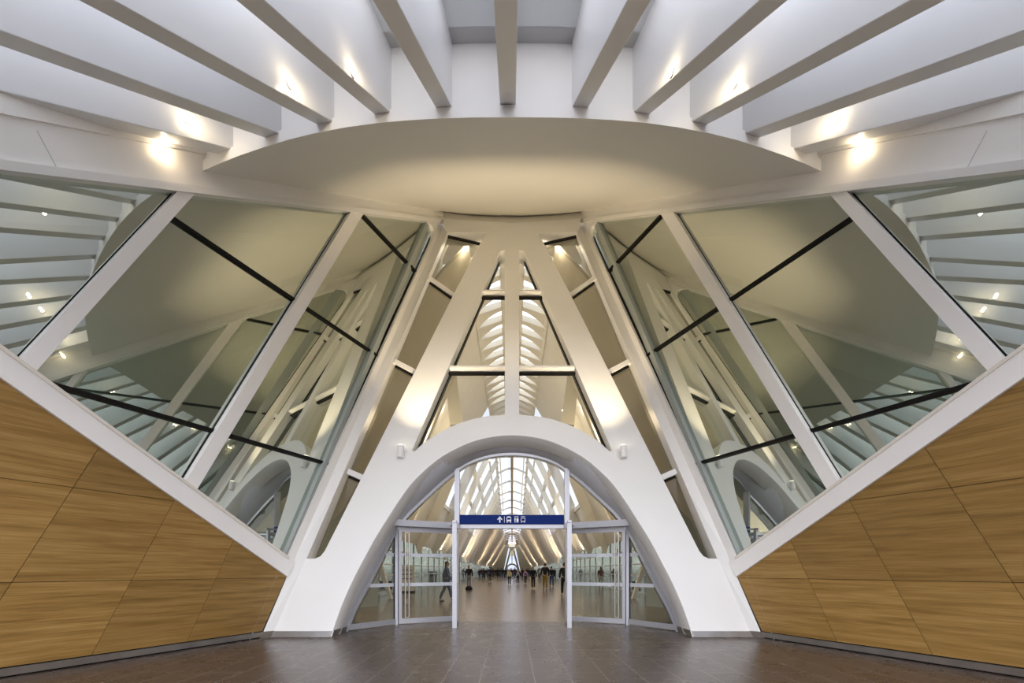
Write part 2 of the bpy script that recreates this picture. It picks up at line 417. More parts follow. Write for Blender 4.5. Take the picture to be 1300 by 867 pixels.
top = to_local(frontpt(650, 283.5))
loop = L+[top]+[(-u, v) for u, v in reversed(L)]+[(-u, v) for u, v in A[:-1]]+[A[-1]]+[(u, v) for u, v in reversed(A[:-1])]
# triangle openings
tri = [(641.5, 318), (636, 318.5), (632.5, 323), (522.5, 572), (526, 574), (540, 561), (560, 548.5), (580, 539), (600, 532.5), (620, 528.7), (641.5, 527)]
T = [to_local(frontpt(*p)) for p in tri]
front = empty('wall_front', (0, PB, 0)); tag(front, 'leaning white arch front with two legs meeting under the canopy', 'arch', kind='structure')
pl = plate('arch_plate', [loop, T, [(-u, v) for u, v in T]], .42, WHITE, bevel=.012); reparent_keep(pl, front)
# seams on the legs
# grey reveal between the front arch and the bowed glazing
BOW = [(0, 13.3), (1.5, 13.3), (2.97, 12.46), (3.80, 11.1)]
def bow_pt(px, py):
    q = abs(q_of(px)); sgn = -1 if px < CX else 1
    for (x0, y0), (x1, y1) in zip(BOW[:-1], BOW[1:]):
        # X=q*Y
        dx, dy = x1-x0, y1-y0
        den = dx-q*dy
        if abs(den) < 1e-9: continue
        t = (q*y0-x0)/den
        if -1e-6 <= t <= 1.0001 or (x1 == BOW[-1][0] and t > 1):
            Y = y0+t*dy; return Vector((sgn*q*Y, Y, EYE+e_of(py)*Y))
    return None
ARCHB = [(439, 803), (449, 777), (459, 758), (470, 738), (480, 718), (490, 698), (501, 677), (516, 656), (532, 640), (548, 625), (566, 609), (592, 590), (620, 580), (650, 577)]
ARCHB = smooth_curve(ARCHB)
fr_row = [frontpt(*p, -.02) for p in ARCHF]; bk_row = [bow_pt(*p) for p in ARCHB]
full_f = fr_row+[mx(p) for p in reversed(fr_row[:-1])]; full_b = bk_row+[mx(p) for p in reversed(bk_row[:-1])]
for r in (full_f, full_b):
    r[0].z = min(r[0].z, .0); r[-1].z = min(r[-1].z, 0)
bm = bmesh.new()
outb = [p+Vector((0, .35, 0)) for p in full_b]
loft(bm, [full_f, full_b, outb])
rv = link_bm('arch_reveal', bm, GREYREV, smooth=False); reparent_keep(rv, front); tag(rv, 'grey reveal of the arch')
for p in rv.data.polygons: p.use_smooth = True
so = rv.modifiers.new('solid', 'SOLIDIFY'); so.thickness = .03; so.offset = 1
up0 = Vector((0, 0, 1))
# jamb strips turning from the flank wall to the front
for side in (-1, 1):
    bm = bmesh.new()
    n = 8
    a0, a1 = wallpt(331, 806), wallpt(564.5, 281); b0, b1 = frontpt(347, 807), frontpt(569.5, 291)
    rows = []
    for i in range(n+1):
        t = i/n; pa, pb = a0.lerp(a1, t), b0.lerp(b1, t)
        if i == 0: pa.z = pb.z = 0
        rows.append([S(pa, side), S(pb, side), S(pb+Vector((.0, .55, 0)), side)])
    loft(bm, rows)
    o = link_bm('jamb_strip', bm, WHITE); reparent_keep(o, front)
    bm = bmesh.new(); p0, p1 = rows[0][0], rows[0][1]; nj = Vector((side*.0, -.03, 0))
    prism(bm, [p0, p1, p1+up0*.125, p0+up0*.125], nj, nj*-1)
    o = link_bm('plinth', bm, STEEL); reparent_keep(o, front)
    # head bridge closing the corner between flank top and plate top
    bm = bmesh.new()
    pa, pb, pc, pd = wallpt(541, 279), wallpt(563, 271), frontpt(564, 278), frontpt(569, 297)
    loft(bm, [[S(wallpt(545, 268), side), S(wallpt(564, 269), side)+Vector((0, .1, 0)), S(frontpt(566, 276), side)], [S(wallpt(557, 283), side), S(frontpt(562, 285), side), S(frontpt(569, 297), side)]])
    o = link_bm('head_plate', bm, WHITE); reparent_keep(o, front)
    # steel plinths of the leg
    bm = bmesh.new()
    b = [frontpt(345.5, 811), frontpt(419, 811)]
    p0, p1 = frontpt(348, 801.5), frontpt(421.5, 801.5)
    xx0, xx1 = -5.07, -3.83
    y0 = PB-.02
    prism(bm, [S((xx0, y0-.035, 0), side), S((xx1, y0-.035, 0), side), S((xx1+.035, y0+.03, .115), side), S((xx0+.04, y0+.03, .115), side)], (0, 0, 0), (0, .2, 0))
    o = link_bm('plinth', bm, STEEL); reparent_keep(o, front); tag(o, 'brushed steel plinth')
    bm = bmesh.new()
    f0, g0 = Vector((xx1, PB-.0, 0)), bk_row[0].copy(); g0.z = 0
    d = Vector((.03, 0, 0))
    prism(bm, [S(f0, side), S(g0, side), S(g0+Vector((0.02, 0, .13)), side), S(f0+Vector((.03, .03, .13)), side)], S(d, side)*0, S(d, side))
    o = link_bm('plinth', bm, STEEL); reparent_keep(o, front)

# glazing of the front: triangle panes, slit panes and their transoms
W3 = empty('window_3', (0, PB+4, 6)); tag(W3, 'triangular glazing between the two white legs above the arch', 'window', kind='structure')
for sgn in (1, -1):
    for band in ((300, 371), (371, 467), (467, 600)):
        poly = [(x, y) for x, y in tri]
        pp = clip([(x, y) for x, y in poly], 0, -1, -band[0]); pp = clip(pp, 0, 1, band[1]) if pp else pp
        if len(pp) < 3: continue
        bm = bmesh.new(); pts = [frontpt(x, y, -.25) for x, y in pp]
        pts = [p if sgn > 0 else mx(p) for p in pts]
        prism(bm, pts, PNORM*-.01, PNORM*.01); o = link_bm('pane', bm, GLASSC); reparent_keep(o, W3)
    for y, xl in ((369.5, 611), (466, 569)):
        bm = bmesh.new(); a, b = frontpt(xl-4, y-1.5, -.12), frontpt(643, y-1.5, -.12)
        if sgn < 0: a, b = mx(a), mx(b)
        bar(bm, a, b, .2, .075, PNORM.cross(Vector((1, 0, 0)))); o = link_bm('transom', bm, WHITE); reparent_keep(o, W3)
        bm = bmesh.new(); a, b = frontpt(xl-3, y+2.0, -.18), frontpt(643, y+2.0, -.18)
        if sgn < 0: a, b = mx(a), mx(b)
        bar(bm, a, b, .1, .05, PNORM.cross(Vector((1, 0, 0)))); o = link_bm('gasket', bm, BLACK); reparent_keep(o, W3)
    # black edge along the leg
    bm = bmesh.new(); a, b = frontpt(633.5, 322, -.3), frontpt(524, 571, -.3)
    if sgn < 0: a, b = mx(a), mx(b)
    bar(bm, a, b, .05, .12, PNORM); o = link_bm('gasket', bm, BLACK); reparent_keep(o, W3)
slit_l = [(568.5, 295), (545, 352), (501, 458), (441, 598), (395, 712)]
slit_r = [(619, 296), (581, 368), (535, 467), (466, 602), (409, 716)]
for side in (-1, 1):
    W4 = empty('window_4' if side < 0 else 'window_5', S(frontpt(470, 520), side)); tag(W4, 'narrow slit window left of the white legs' if side < 0 else 'narrow slit window right of the white legs', 'window', kind='structure')
    for i in range(4):
        q = [frontpt(*slit_l[i], -.12), frontpt(slit_r[i][0]+6, slit_r[i][1]+1, -.5), frontpt(slit_r[i+1][0]+6, slit_r[i+1][1]+1, -.5), frontpt(*slit_l[i+1], -.12)]
        bm = bmesh.new(); prism(bm, [S(p, side) for p in q], (0, 0, 0), (0, .02, 0)); o = link_bm('pane', bm, GLASSS); reparent_keep(o, W4)
        if i:
            bm = bmesh.new(); bar(bm, S(frontpt(slit_l[i][0]-1, slit_l[i][1]-1, -.06), side), S(frontpt(slit_r[i][0]+5, slit_r[i][1]-.5, -.42), side), .16, .085, PNORM)
            o = link_bm('transom', bm, WHITE); reparent_keep(o, W4)
            bm = bmesh.new(); bar(bm, S(frontpt(slit_l[i][0], slit_l[i][1]+3.2, -.1), side), S(frontpt(slit_r[i][0]+5, slit_r[i][1]+3.7, -.46), side), .06, .05, PNORM)
            o = link_bm('gasket', bm, BLACK); reparent_keep(o, W4)
    bm = bmesh.new(); bar(bm, S(frontpt(568, 296.5, -.1), side), S(frontpt(623, 297.5, -.4), side), .1, .05, PNORM); o = link_bm('gasket', bm, BLACK); reparent_keep(o, W4)

# ------------------------------------------------------------------ canopy: soffit, rim, fins
APY = 17.2
def Xw(Y): return WA-WB*Y
def Zw(Y): return 7.0+.655*(Y-6.27)
def Zc(Y): return 14.0-.548*(APY-Y)
def soff(X, Y):
    u = min(1.05, abs(X)/Xw(Y)); return Zc(Y)+(Zw(Y)-Zc(Y))*u**2
def soff_hit(px, py):
    q, e = q_of(px), e_of(py); lo, hi = 4.0, 17.0
    f = lambda Y: (EYE+e*Y)-soff(q*Y, Y)
    # ray starts below the soffit
    Y = lo; best = None; prev = f(lo)
    while Y < hi:
        Y += .05; v = f(Y)
        if prev < 0 <= v or prev > 0 >= v: best = Y; break
        prev = v
    return best
rim_px = [(253, 219), (275, 209), (300, 199), (330, 188.5), (365, 177.5), (400, 169), (440, 161.5), (480, 156), (520, 152.5), (560, 150.3), (600, 149.2), (650, 148.8)]
rimY = []
for x, y in rim_px:
    Yh = soff_hit(x, y)
    rimY.append((x, y, Yh))
print('RIM', [(a, b, c and round(c, 2)) for a, b, c in rimY])
last = 8.8
def rim_depth(q):
    """smooth plan curve of the rim: an ellipse about the apex fitted to the hits"""
    lo, hi = 4.0, 12.0
    # |p-apex| = rad(angle)
    for _ in range(60):
        m = (lo+hi)/2; X = abs(q)*m; a = math.atan2(X, APY-m); r = math.hypot(X, APY-m)
        rad = 9.05+1.1*(a/.61)**2
        if r > rad: lo = m
        else: hi = m
    return (lo+hi)/2
rimL = []
for x, y in rim_px:
    Y = rim_depth(q_of(x)); rimL.append(at(x, y, Y))
rim = rimL+[mx(p) for p in reversed(rimL[:-1])]
ca = empty('ceiling', (0, 12, 10)); tag(ca, 'curved white canopy soffit with a bowed rim over the entrance', 'canopy', kind='structure')
# soffit surface from rim to the back
NB = 28; rows = []
for i in range(NB+1):
    t = i/NB; row = []
    for j, p in enumerate(rim):
        u = p.x/ (Xw(p.y)); u = max(-1, min(1, u))
        if j == 0: u = -1
        if j == len(rim)-1: u = 1
        Y = p.y+(APY-p.y)*t; X = (p.x if t == 0 else u*Xw(Y))
        Zs = soff(X, Y); dz = (p.z-soff(p.x, p.y))*(1-t)**3
        row.append((X, Y, Zs+dz))
    rows.append(row)
bm = bmesh.new(); loft(bm, rows)
o = link_bm('soffit', bm, SOFFIT, smooth=True); reparent_keep(o, ca)
up = Vector((0, 0, 1))
def outward(p): d = Vector((p.x, p.y-APY, 0)); return d.normalized()
bm = bmesh.new(); loft(bm, [[p for p in rim], [p+up*.21-outward(p)*.0 for p in rim]]); o = link_bm('rim_band', bm, WHITE); reparent_keep(o, ca)
bm = bmesh.new(); loft(bm, [[p+up*.21-outward(p)*.0 for p in rim], [p+up*.21-outward(p)*.05 for p in rim], [p+up*1.32-outward(p)*.05 for p in rim]]); o = link_bm('upstand', bm, WHITE); reparent_keep(o, ca)
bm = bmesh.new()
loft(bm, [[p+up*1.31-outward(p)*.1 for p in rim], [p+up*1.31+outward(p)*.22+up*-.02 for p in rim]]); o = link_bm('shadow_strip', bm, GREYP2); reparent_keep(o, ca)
bm = bmesh.new()
loft(bm, [[p+up*1.29+outward(p)*.2 for p in rim], [p+up*1.33+outward(p)*1.0 for p in rim]])
o = link_bm('roof_panel', bm, PANELT); reparent_keep(o, ca)
# recessed band where soffit meets the legs
bm = bmesh.new()
last = [Vector(p) for p in rows[-1]]
low = []
for j, p in enumerate(last):
    x = CX+F*(p.x/p.y); t = (p.x/last[-1].x)
    low.append(frontpt(CX+t*88, 284.2-6.5*abs(t), .01))
last = [wallpt(549, 268)]+last+[mx(wallpt(549, 268))]
low = [frontpt(552, 281)]+low+[mx(frontpt(552, 281))]
mid_ = [a.lerp(b, .55)+Vector((0, .03, .02)) for a, b in zip(last, low)]
loft(bm, [last, mid_, low])
o = link_bm('end_facet', bm, SOFFIT); reparent_keep(o, ca)

FINPX = {5: ((284, 192), (0, 123)), 4: ((345, 172), (0, 48.5)), 3: ((412, 156), (121, 0)), 2: ((485, 143.5), (317, 0)), 1: ((563, 135.5), (488, 0))}
words = {1: 'first', 2: 'second', 3: 'third', 4: 'fourth', 5: 'fifth'}
FINGEO = {}
def make_fin(P0, D, slope, label):
    """P0 start (3D, lower edge), D plan direction outward, slope dz/dr (down)"""
    hw = .135; n = Vector((-D.y, D.x, 0)); bm = bmesh.new()
    Lr = 9.0 ; H = 1.55
    s = P0-D*.12+up*slope*.12
    e = P0+D*Lr-up*slope*Lr
    pts = [s, e, e+up*H, s+up*H]
    prism(bm, pts, n*-hw, n*hw)
    bmesh.ops.bevel(bm, geom=[x for x in bm.edges], offset=.008, segments=1, affect='EDGES')
    o = link_bm('canopy_fin', bm, FIN)
    o.data.transform(Matrix.Translation(-P0)); o.location = P0
    tag(o, label, 'fin', 'white canopy fins'); return o
for k, (s, f) in FINPX.items():
    Y = rim_depth(q_of(s[0])); P0 = at(s[0], s[1], Y)
    D = Vector((P0.x, P0.y-APY, 0)).normalized(); n = Vector((-D.y, D.x, 0))
    ray = Vector((q_of(f[0]), 1, e_of(f[1]))); o3 = Vector((0, 0, EYE))
    t = n.dot(P0-o3)/n.dot(ray); Q = o3+ray*t
    r = (Q-P0).dot(D); slope = (P0.z-Q.z)/r
    print('FIN', k, [round(v, 2) for v in P0], 'ang', round(math.degrees(math.atan2(-D.x, -D.y)), 1), 'slope', round(slope, 3), 'r', round(r, 2))
    FINGEO[k] = (P0, D, slope)
    for side in (-1, 1):
        lab = '%s long white canopy fin to the %s of the centre fin' % (words[k], side_name[side])
        make_fin(S(P0, side), S(D, side), slope, lab)
Y0 = rim_depth(0); make_fin(Vector((-.07, Y0, at(643, 132, Y0).z)), Vector((0, -1, 0)), .555, 'central white canopy fin pointing straight out over the doors')

# ------------------------------------------------------------------ lights helpers
def spot(name, loc, target, power, col, angle, blend=.5, rad=.05):
    l = bpy.data.lights.new(name, 'SPOT'); l.energy = power; l.color = col; l.spot_size = math.radians(angle); l.spot_blend = blend; l.shadow_soft_size = rad
    o = bpy.data.objects.new(name, l); C.objects.link(o); o.location = loc
    o.rotation_euler = (Vector(target)-Vector(loc)).to_track_quat('-Z', 'Y').to_euler(); return o
def point(name, loc, power, col, rad=.1):
    l = bpy.data.lights.new(name, 'POINT'); l.energy = power; l.color = col; l.shadow_soft_size = rad
    o = bpy.data.objects.new(name, l); C.objects.link(o); o.location = loc; return o
WARM = (1, .80, .52); WARM2 = (1, .86, .66)

# small spotlights between the fins
finlights = [(3, (367, 108)), (2, (447, 93)), (5, (237, 153)), (None, (205, 189))]
for k, px in finlights:
    if k is None:
        p = wallpt(*px); nrm = WN; dr = Vector((-WB, -1, 0)).normalized()
    else:
        P0, D, sl = FINGEO[k]; n = Vector((-D.y, D.x, 0)); 
        if n.x < 0: n = -n
        nrm = n; ray = Vector((q_of(px[0]), 1, e_of(px[1]))); o3 = Vector((0, 0, EYE))
        t = n.dot(P0+n*.135-o3)/n.dot(ray); p = o3+ray*t; dr = D
    for side in (-1, 1):
        nm = S(nrm, side); b = S(p, side)+nm*.0
        lp = b+nm*.16
        r = empty('canopy_spotlight', b)
        tag(r, ('tiny round lamp glowing on the %s fin %s of the centre fin' % (words[k], side_name[side])) if k else ('tiny round lamp glowing on the stepped fascia at the %s end of the canopy rim' % side_name[side]), 'lamp', 'lamps between the canopy fins')
        bm = bmesh.new(); tube(bm, b+nm*.002, b+nm*.02, .06, .055, 20); o = link_bm('housing', bm, WHITE); reparent_keep(o, r)
        bm = bmesh.new(); bmesh.ops.create_uvsphere(bm, u_segments=16, v_segments=10, radius=.035, matrix=Matrix.Translation(b+nm*.025)); o = link_bm('lens', bm, LAMP, smooth=True); reparent_keep(o, r)
        # grazes along the fin back to the rim
        inw = S(dr, side)*-1
        point('canopy_lamp', b+nm*.17, 3.5 if k else 6, WARM, .03)
        spot('canopy_spot_light', b+nm*.42+up*.12, b+inw*.55-up*.15, 9 if k else 22, WARM, 115, 1, .03)

# arch mounted projectors washing legs and soffit
for side in (-1, 1):
    b = S(frontpt(510, 576), side)
    r = empty('wall_projector', b); tag(r, 'small white cylindrical projector on the %s shoulder of the arch' % side_name[side], 'spotlight', 'projectors on the arch')
    bm = bmesh.new(); tube(bm, b+Vector((0, -.16, -.14)), b+Vector((0, -.10, .17)), .085, .085, 20); o = link_bm('body', bm, WHITE, smooth=False); reparent_keep(o, r)
    bm = bmesh.new(); bar(bm, b+Vector((0, .05, -.05)), b+Vector((0, -.14, -.05)), .06, .08); o = link_bm('bracket', bm, WHITE); reparent_keep(o, r)
    bm = bmesh.new(); tube(bm, b+Vector((0, -.10, .171)), b+Vector((0, -.098, .18)), .07, .07, 20); o = link_bm('lens', bm, LAMPS); reparent_keep(o, r)
    lp = b+Vector((0, -1.0, .12))
    spot('projector_wash', lp, S(Vector((-.8, 15.6, 13.4)), side), 960, WARM, 81, .95, .06)
    spot('projector_leg', lp, S(frontpt(600, 330), side)+Vector((0, .1, 0)), 6, WARM, 50, 1, .06)

# ------------------------------------------------------------------ entrance doors under the arch
def bow_at(x):  # depth of the bowed glazing at plan |x|
    for (x0, y0), (x1, y1) in zip(BOW[:-1], BOW[1:]):
        if abs(x) <= x1 or x1 == BOW[-1][0]:
            return y0+(abs(x)-x0)/(x1-x0)*(y1-y0)
HZ = 2.60
def arch_z(x):
    """height of the rear arch at plan |x|"""
    pts = sorted([(abs(p.x), p.z) for p in bk_row])
    for (x0, z0), (x1, z1) in zip(pts[:-1], pts[1:]):
        if x0 <= abs(x) <= x1: return z0+(abs(x)-x0)/max(1e-6, x1-x0)*(z1-z0)
    return pts[-1][1] if abs(x) > pts[-1][0] else pts[0][1]
def fpoly(bm, xs_low, xs, zlow, ztop_fn, sgn, th, off):
    pass
# fixed glazing above the header (fan light)
FL = empty('window_6', (0, 13.3, HZ)); tag(FL, 'arched clear fanlight above the blue sign and door header', 'window', kind='structure')
def arch_panel(x0, x1, z0, sgn, o=0.0, top=True, z1=None):
    pts = []
    n = 10
    xs = [x0+(x1-x0)*i/n for i in range(n+1)]
    for x in xs: pts.append((x, z0))
    for x in reversed(xs):
        zt = arch_z(x) if z1 is None else min(z1, arch_z(x)); pts.append((x, max(zt, z0+.001)))
    return [Vector((sgn*x, bow_at(x)+o, z)) for x, z in pts]
def x_arch(z):
    pts = sorted([(p.z, abs(p.x)) for p in bk_row])
    for (z0, x0), (z1, x1) in zip(pts[:-1], pts[1:]):
        if z0 <= z <= z1: return x0+(z-z0)/max(1e-6, z1-z0)*(x1-x0)
    return pts[0][1]
bm = bmesh.new()
pts = arch_panel(0, 1.5, HZ+.05, 1); pm = arch_panel(0, 1.5, HZ+.05, -1)
prism(bm, pts, (0, 0, 0), (0, .012, 0)); o = link_bm('pane', bm, GLASSC); reparent_keep(o, FL)
bm = bmesh.new(); prism(bm, pm, (0, 0, 0), (0, .012, 0)); o = link_bm('pane', bm, GLASSC); reparent_keep(o, FL)
xe = x_arch(HZ+.06)
for sgn in (-1, 1):
    bm = bmesh.new(); a = arch_panel(1.5, min(2.97, xe), HZ+.05, sgn); prism(bm, a, (0, 0, 0), (0, .012, 0)); o = link_bm('pane', bm, GLASSC); reparent_keep(o, FL)
    # upright posts beside the sign
    zt = arch_z(1.5)
    bm = bmesh.new(); box(bm, sgn*1.5-.065, sgn*1.5+.065, 13.16, 13.34, HZ, zt+.05); o = link_bm('post', bm, ALU); reparent_keep(o, FL)
# thin metal rim following the arch
bm = bmesh.new()
for p, q in zip(full_b[:-1], full_b[1:]):
    bar(bm, p+Vector((0, -.03, 0)), q+Vector((0, -.03, 0)), .07, .07)
o = link_bm('arch_frame', bm, ALU); reparent_keep(o, FL)
# header
bm = bmesh.new(); box(bm, -1.55, 1.55, 13.14, 13.36, HZ-.06, HZ+.07)
hd = link_bm('trim_5', bm, ALU); tag(hd, 'aluminium header bar over the open doorway below the blue sign', 'header', kind='structure')
for sgn in (-1, 1):
    bm = bmesh.new()
    a = Vector((sgn*1.5, 13.2, HZ)); b = Vector((sgn*2.97, 12.36, HZ)); c = Vector((sgn*3.28, 12.05, HZ+.01))
    d = (b-a).normalized(); nn = Vector((-d.y, d.x, 0));  nn = nn if nn.y < 0 else -nn
    pl_ = [a+nn*-.1, a+nn*.16, b+nn*.2, c+nn*.12, c, b+nn*-.08]
    prism(bm, pl_, (0, 0, -.075), (0, 0, .085))
    o = link_bm('trim_6' if sgn < 0 else 'trim_7', bm, ALU); tag(o, 'projecting aluminium header over the %s glass side doors' % side_name[sgn], 'header', kind='structure')
    # bowed side: fixed leaf and triangular sidelight
    DR = empty('door_1' if sgn < 0 else 'door_2', (sgn*2.2, 12.9, 0)); tag(DR, 'closed glass door leaf with tall handle on the %s of the opening' % side_name[sgn], 'door', kind='structure')
    A0, A1 = Vector((sgn*1.56, 13.266, 0)), Vector((sgn*2.93, 12.483, 0)); dd = (A1-A0).normalized(); nf = Vector((-dd.y, dd.x, 0)); nf = nf if nf.y < 0 else -nf
    def pan(name, s0, s1, z0, z1, th, mat, off=0, parent=DR, base=A0, dirv=dd, nv=nf, label=None):
        bm = bmesh.new(); p = base+dirv*s0; q = base+dirv*s1
        prism(bm, [p+up*z0, q+up*z0, q+up*z1, p+up*z1], nv*(off-th/2), nv*(off+th/2)); o = link_bm(name, bm, mat); reparent_keep(o, parent)
        if label: tag(o, label)
        return o
    Ld = (A1-A0).length
    pan('stile', 0, .07, .02, HZ-.08, .06, ALU); pan('stile', Ld-.08, Ld, .02, HZ-.08, .06, ALU)
    pan('bottom_rail', .07, Ld-.08, .02, .15, .06, ALU); pan('top_rail', .07, Ld-.08, HZ-.2, HZ-.08, .06, ALU)
    pan('glass', .07, Ld-.08, .15, HZ-.2, .012, GLASSC)
    for zc in (1.80, 1.03): tag(pan('frosted_band', .07, Ld-.08, zc-.045, zc+.045, .014, FROST), 'whitish frosted strip')
    hx = Ld-.26
    bm = bmesh.new()
    for dx in (0, .10):
        p = A0+dd*(hx+dx)+nf*.06; tube(bm, p+up*.18, p+up*2.38, .016, n=8)
    for z in (.18, 2.38):
        p = A0+dd*hx+nf*.06; bar(bm, p+up*z, p+dd*.10+up*z, .03, .03)
    for z in (.6, 1.9):
        p = A0+dd*(hx+.05); bar(bm, p+up*z, p+nf*.06+up*z, .02, .12)
    o = link_bm('handle', bm, STEEL); reparent_keep(o, DR)
    # sidelight following the arch
    SL = empty('window_7' if sgn < 0 else 'window_8', (sgn*3.3, 11.8, 0)); tag(SL, 'tapering clear sidelight between %s door leaf and arch' % side_name[sgn], 'window', kind='structure')
    B0, B1 = Vector((sgn*2.97, 12.46, 0)), Vector((sgn*3.80, 11.1, 0)); d2 = (B1-B0).normalized()
    n2 = Vector((-d2.y, d2.x, 0)); n2 = n2 if n2.y < 0 else -n2
    bm = bmesh.new(); pts = [B0+up*.14]
    N = 10
    low = [Vector((sgn*x, bow_at(x), .14)) for x in (2.97, 3.75)]
    topp = [Vector((sgn*x, bow_at(x), max(.2, min(HZ, arch_z(x))))) for x in [3.75-(3.75-2.97)*i/N for i in range(N+1)]]
    prism(bm, low+topp, n2*-.006, n2*.006); o = link_bm('glass', bm, GLASSC); reparent_keep(o, SL)
    bm = bmesh.new(); prism(bm, [B0+up*.02, B1+up*.02, B1+up*.15, B0+up*.15], n2*-.03, n2*.03); o = link_bm('bottom_rail', bm, ALU); reparent_keep(o, SL)
    for zc in (1.80, 1.03):
        xa = x_arch(zc)-.03; q = Vector((sgn*xa, bow_at(xa), 0)); bm = bmesh.new()
        prism(bm, [B0+up*(zc-.045), q+up*(zc-.045), q+up*(zc+.045), B0+up*(zc+.045)], n2*-.008, n2*.008); o = link_bm('frosted_band', bm, FROST); reparent_keep(o, SL)
    bm = bmesh.new(); box(bm, sgn*2.97-.04, sgn*2.97+.04, 12.40, 12.52, 0, HZ-.07); o = link_bm('post', bm, ALU); reparent_keep(o, SL)
    bm = bmesh.new(); box(bm, sgn*3.015-.012, sgn*3.015+.012, 12.36, 12.41, .15, HZ-.1); o = link_bm('gasket', bm, BLACK); reparent_keep(o, SL)
    # leaf swung open towards the forecourt
    OD = empty('door_3' if sgn < 0 else 'door_4', (sgn*1.43, 13.15, 0)); tag(OD, 'open glass door leaf seen edge on at the %s of the doorway' % side_name[sgn], 'door', kind='structure')
    O0, O1 = Vector((sgn*1.46, 13.1, 0)), Vector((sgn*1.40, 11.78, 0)); d3 = (O1-O0).normalized(); n3 = Vector((-sgn, 0, 0))
    k = dict(parent=OD, base=O0, dirv=d3, nv=n3); Lo = (O1-O0).length
    pan('stile', 0, .07, .015, HZ-.1, .05, ALU, **k); pan('stile', Lo-.07, Lo, .0, HZ-.04, .11, ALU, **k)
    pan('bottom_rail', .07, Lo-.07, .015, .13, .05, ALU, **k); pan('top_rail', .07, Lo-.07, HZ-.2, HZ-.1, .05, ALU, **k)
    pan('glass', .07, Lo-.07, .13, HZ-.2, .012, GLASSC, **k)
    for zc in (1.80, 1.03): pan('frosted_band', .07, Lo-.07, zc-.045, zc+.045, .014, FROST, **k)
    bm = bmesh.new()
    for dx in (0, .1):
        p = O0+d3*(Lo-.32+dx)+n3*.07; tube(bm, p+up*.18, p+up*2.38, .016, n=8)
    for z in (.18, 2.38):
        p = O0+d3*(Lo-.32)+n3*.07; bar(bm, p+up*z, p+d3*.1+up*z, .03, .03)
    for z in (.6, 1.9):
        p = O0+d3*(Lo-.27); bar(bm, p+up*z, p+n3*.07+up*z, .1, .02)
    o = link_bm('handle', bm, STEEL); reparent_keep(o, OD)
    bm = bmesh.new(); box(bm, sgn*1.40-.05, sgn*1.40+.05, 11.74, 11.86, HZ-.04, HZ+.02); 
    bar(bm, Vector((sgn*1.40, 11.8, HZ-.01)), Vector((sgn*1.62, 13.0, HZ-.01)), .06, .05)
    o = link_bm('pivot_arm', bm, ALU); reparent_keep(o, OD)

# blue sign
SG = empty('direction_sign', (0, 13.05, HZ+.21)); tag(SG, 'long blue direction sign with white pictograms over the doorway', 'sign')
yS = 13.1; x0, x1 = at(583.5, 0, yS).x, at(716, 0, yS).x; z0, z1 = at(0, 665.5, yS).z, at(0, 653.5, yS).z
bm = bmesh.new(); box(bm, x0, x1, yS, yS+.06, z0, z1); o = link_bm('panel', bm, BLUE); reparent_keep(o, SG)
zc = (z0+z1)/2; yF = yS-.006
PC = [0]
def flat(bm, pts): prism(bm, [(PC[0]+(x-PC[0])*.8, yF, zc+(z-zc)*.85) for x, z in pts], (0, 0, 0), (0, .008, 0))
def rect(bm, cx, cz, w, h): flat(bm, [(cx-w/2, cz-h/2), (cx+w/2, cz-h/2), (cx+w/2, cz+h/2), (cx-w/2, cz+h/2)])
def disc(bm, cx, cz, r, n=14): flat(bm, [(cx+r*math.cos(2*PI*i/n), cz+r*math.sin(2*PI*i/n)) for i in range(n)])
ax = at(634.5, 0, yS).x; PC[0] = ax
bm = bmesh.new(); h = .105
flat(bm, [(ax-.022, zc-.1), (ax+.022, zc-.1), (ax+.022, zc+.03), (ax+.07, zc-.02), (ax+.085, zc+.01), (ax, zc+h), (ax-.085, zc+.01), (ax-.07, zc-.02), (ax-.022, zc+.03)])
o = link_bm('arrow_pictogram', bm, SIGNW); reparent_keep(o, SG)
PC[0] = at(640.3, 0, yS).x; bm = bmesh.new(); rect(bm, at(640.3, 0, yS).x, zc, .014, .2); o = link_bm('divider_line', bm, SIGNW); reparent_keep(o, SG)
tx = at(646, 0, yS).x; PC[0] = tx
bm = bmesh.new()
flat(bm, [(tx-.08, zc-.06), (tx+.08, zc-.06), (tx+.08, zc-.005), (tx-.08, zc-.005)])
flat(bm, [(tx-.08, zc-.005), (tx-.06, zc-.005), (tx-.055, zc+.06), (tx+.055, zc+.06), (tx+.06, zc-.005), (tx+.08, zc-.005), (tx+.075, zc+.075), (tx+.04, zc+.1), (tx-.04, zc+.1), (tx-.075, zc+.075)])
rect(bm, tx-.055, zc-.085, .04, .03); rect(bm, tx+.055, zc-.085, .04, .03)
o = link_bm('train_pictogram', bm, SIGNW); reparent_keep(o, SG)
wx = at(655.5, 0, yS).x; PC[0] = wx
bm = bmesh.new()
for s in (-1, 1):
    cx = wx+s*.045; disc(bm, cx, zc+.05, .018)
    flat(bm, [(cx-.028, zc+.028), (cx+.028, zc+.028), (cx+.014+(.018 if s > 0 else 0), zc-.04), (cx+.012, zc-.1), (cx-.012, zc-.1), (cx-.014-(.018 if s > 0 else 0), zc-.04)])
rect(bm, wx, zc-.02, .008, .16); rect(bm, wx, zc+.092, .15, .012)
o = link_bm('toilet_pictogram', bm, SIGNW); reparent_keep(o, SG)
sx = at(664, 0, yS).x; PC[0] = sx
bm = bmesh.new()
for cz, w, hh, dx in ((zc+.045, .15, .016, 0), (zc-.055, .15, .02, 0)): rect(bm, sx, cz, w, hh)
for dx in (-.067, .067): rect(bm, sx+dx, zc-.005, .016, .1)
for dx in (-.05, .05): rect(bm, sx+dx, zc-.085, .03, .025)
rect(bm, sx, zc+.092, .15, .012)
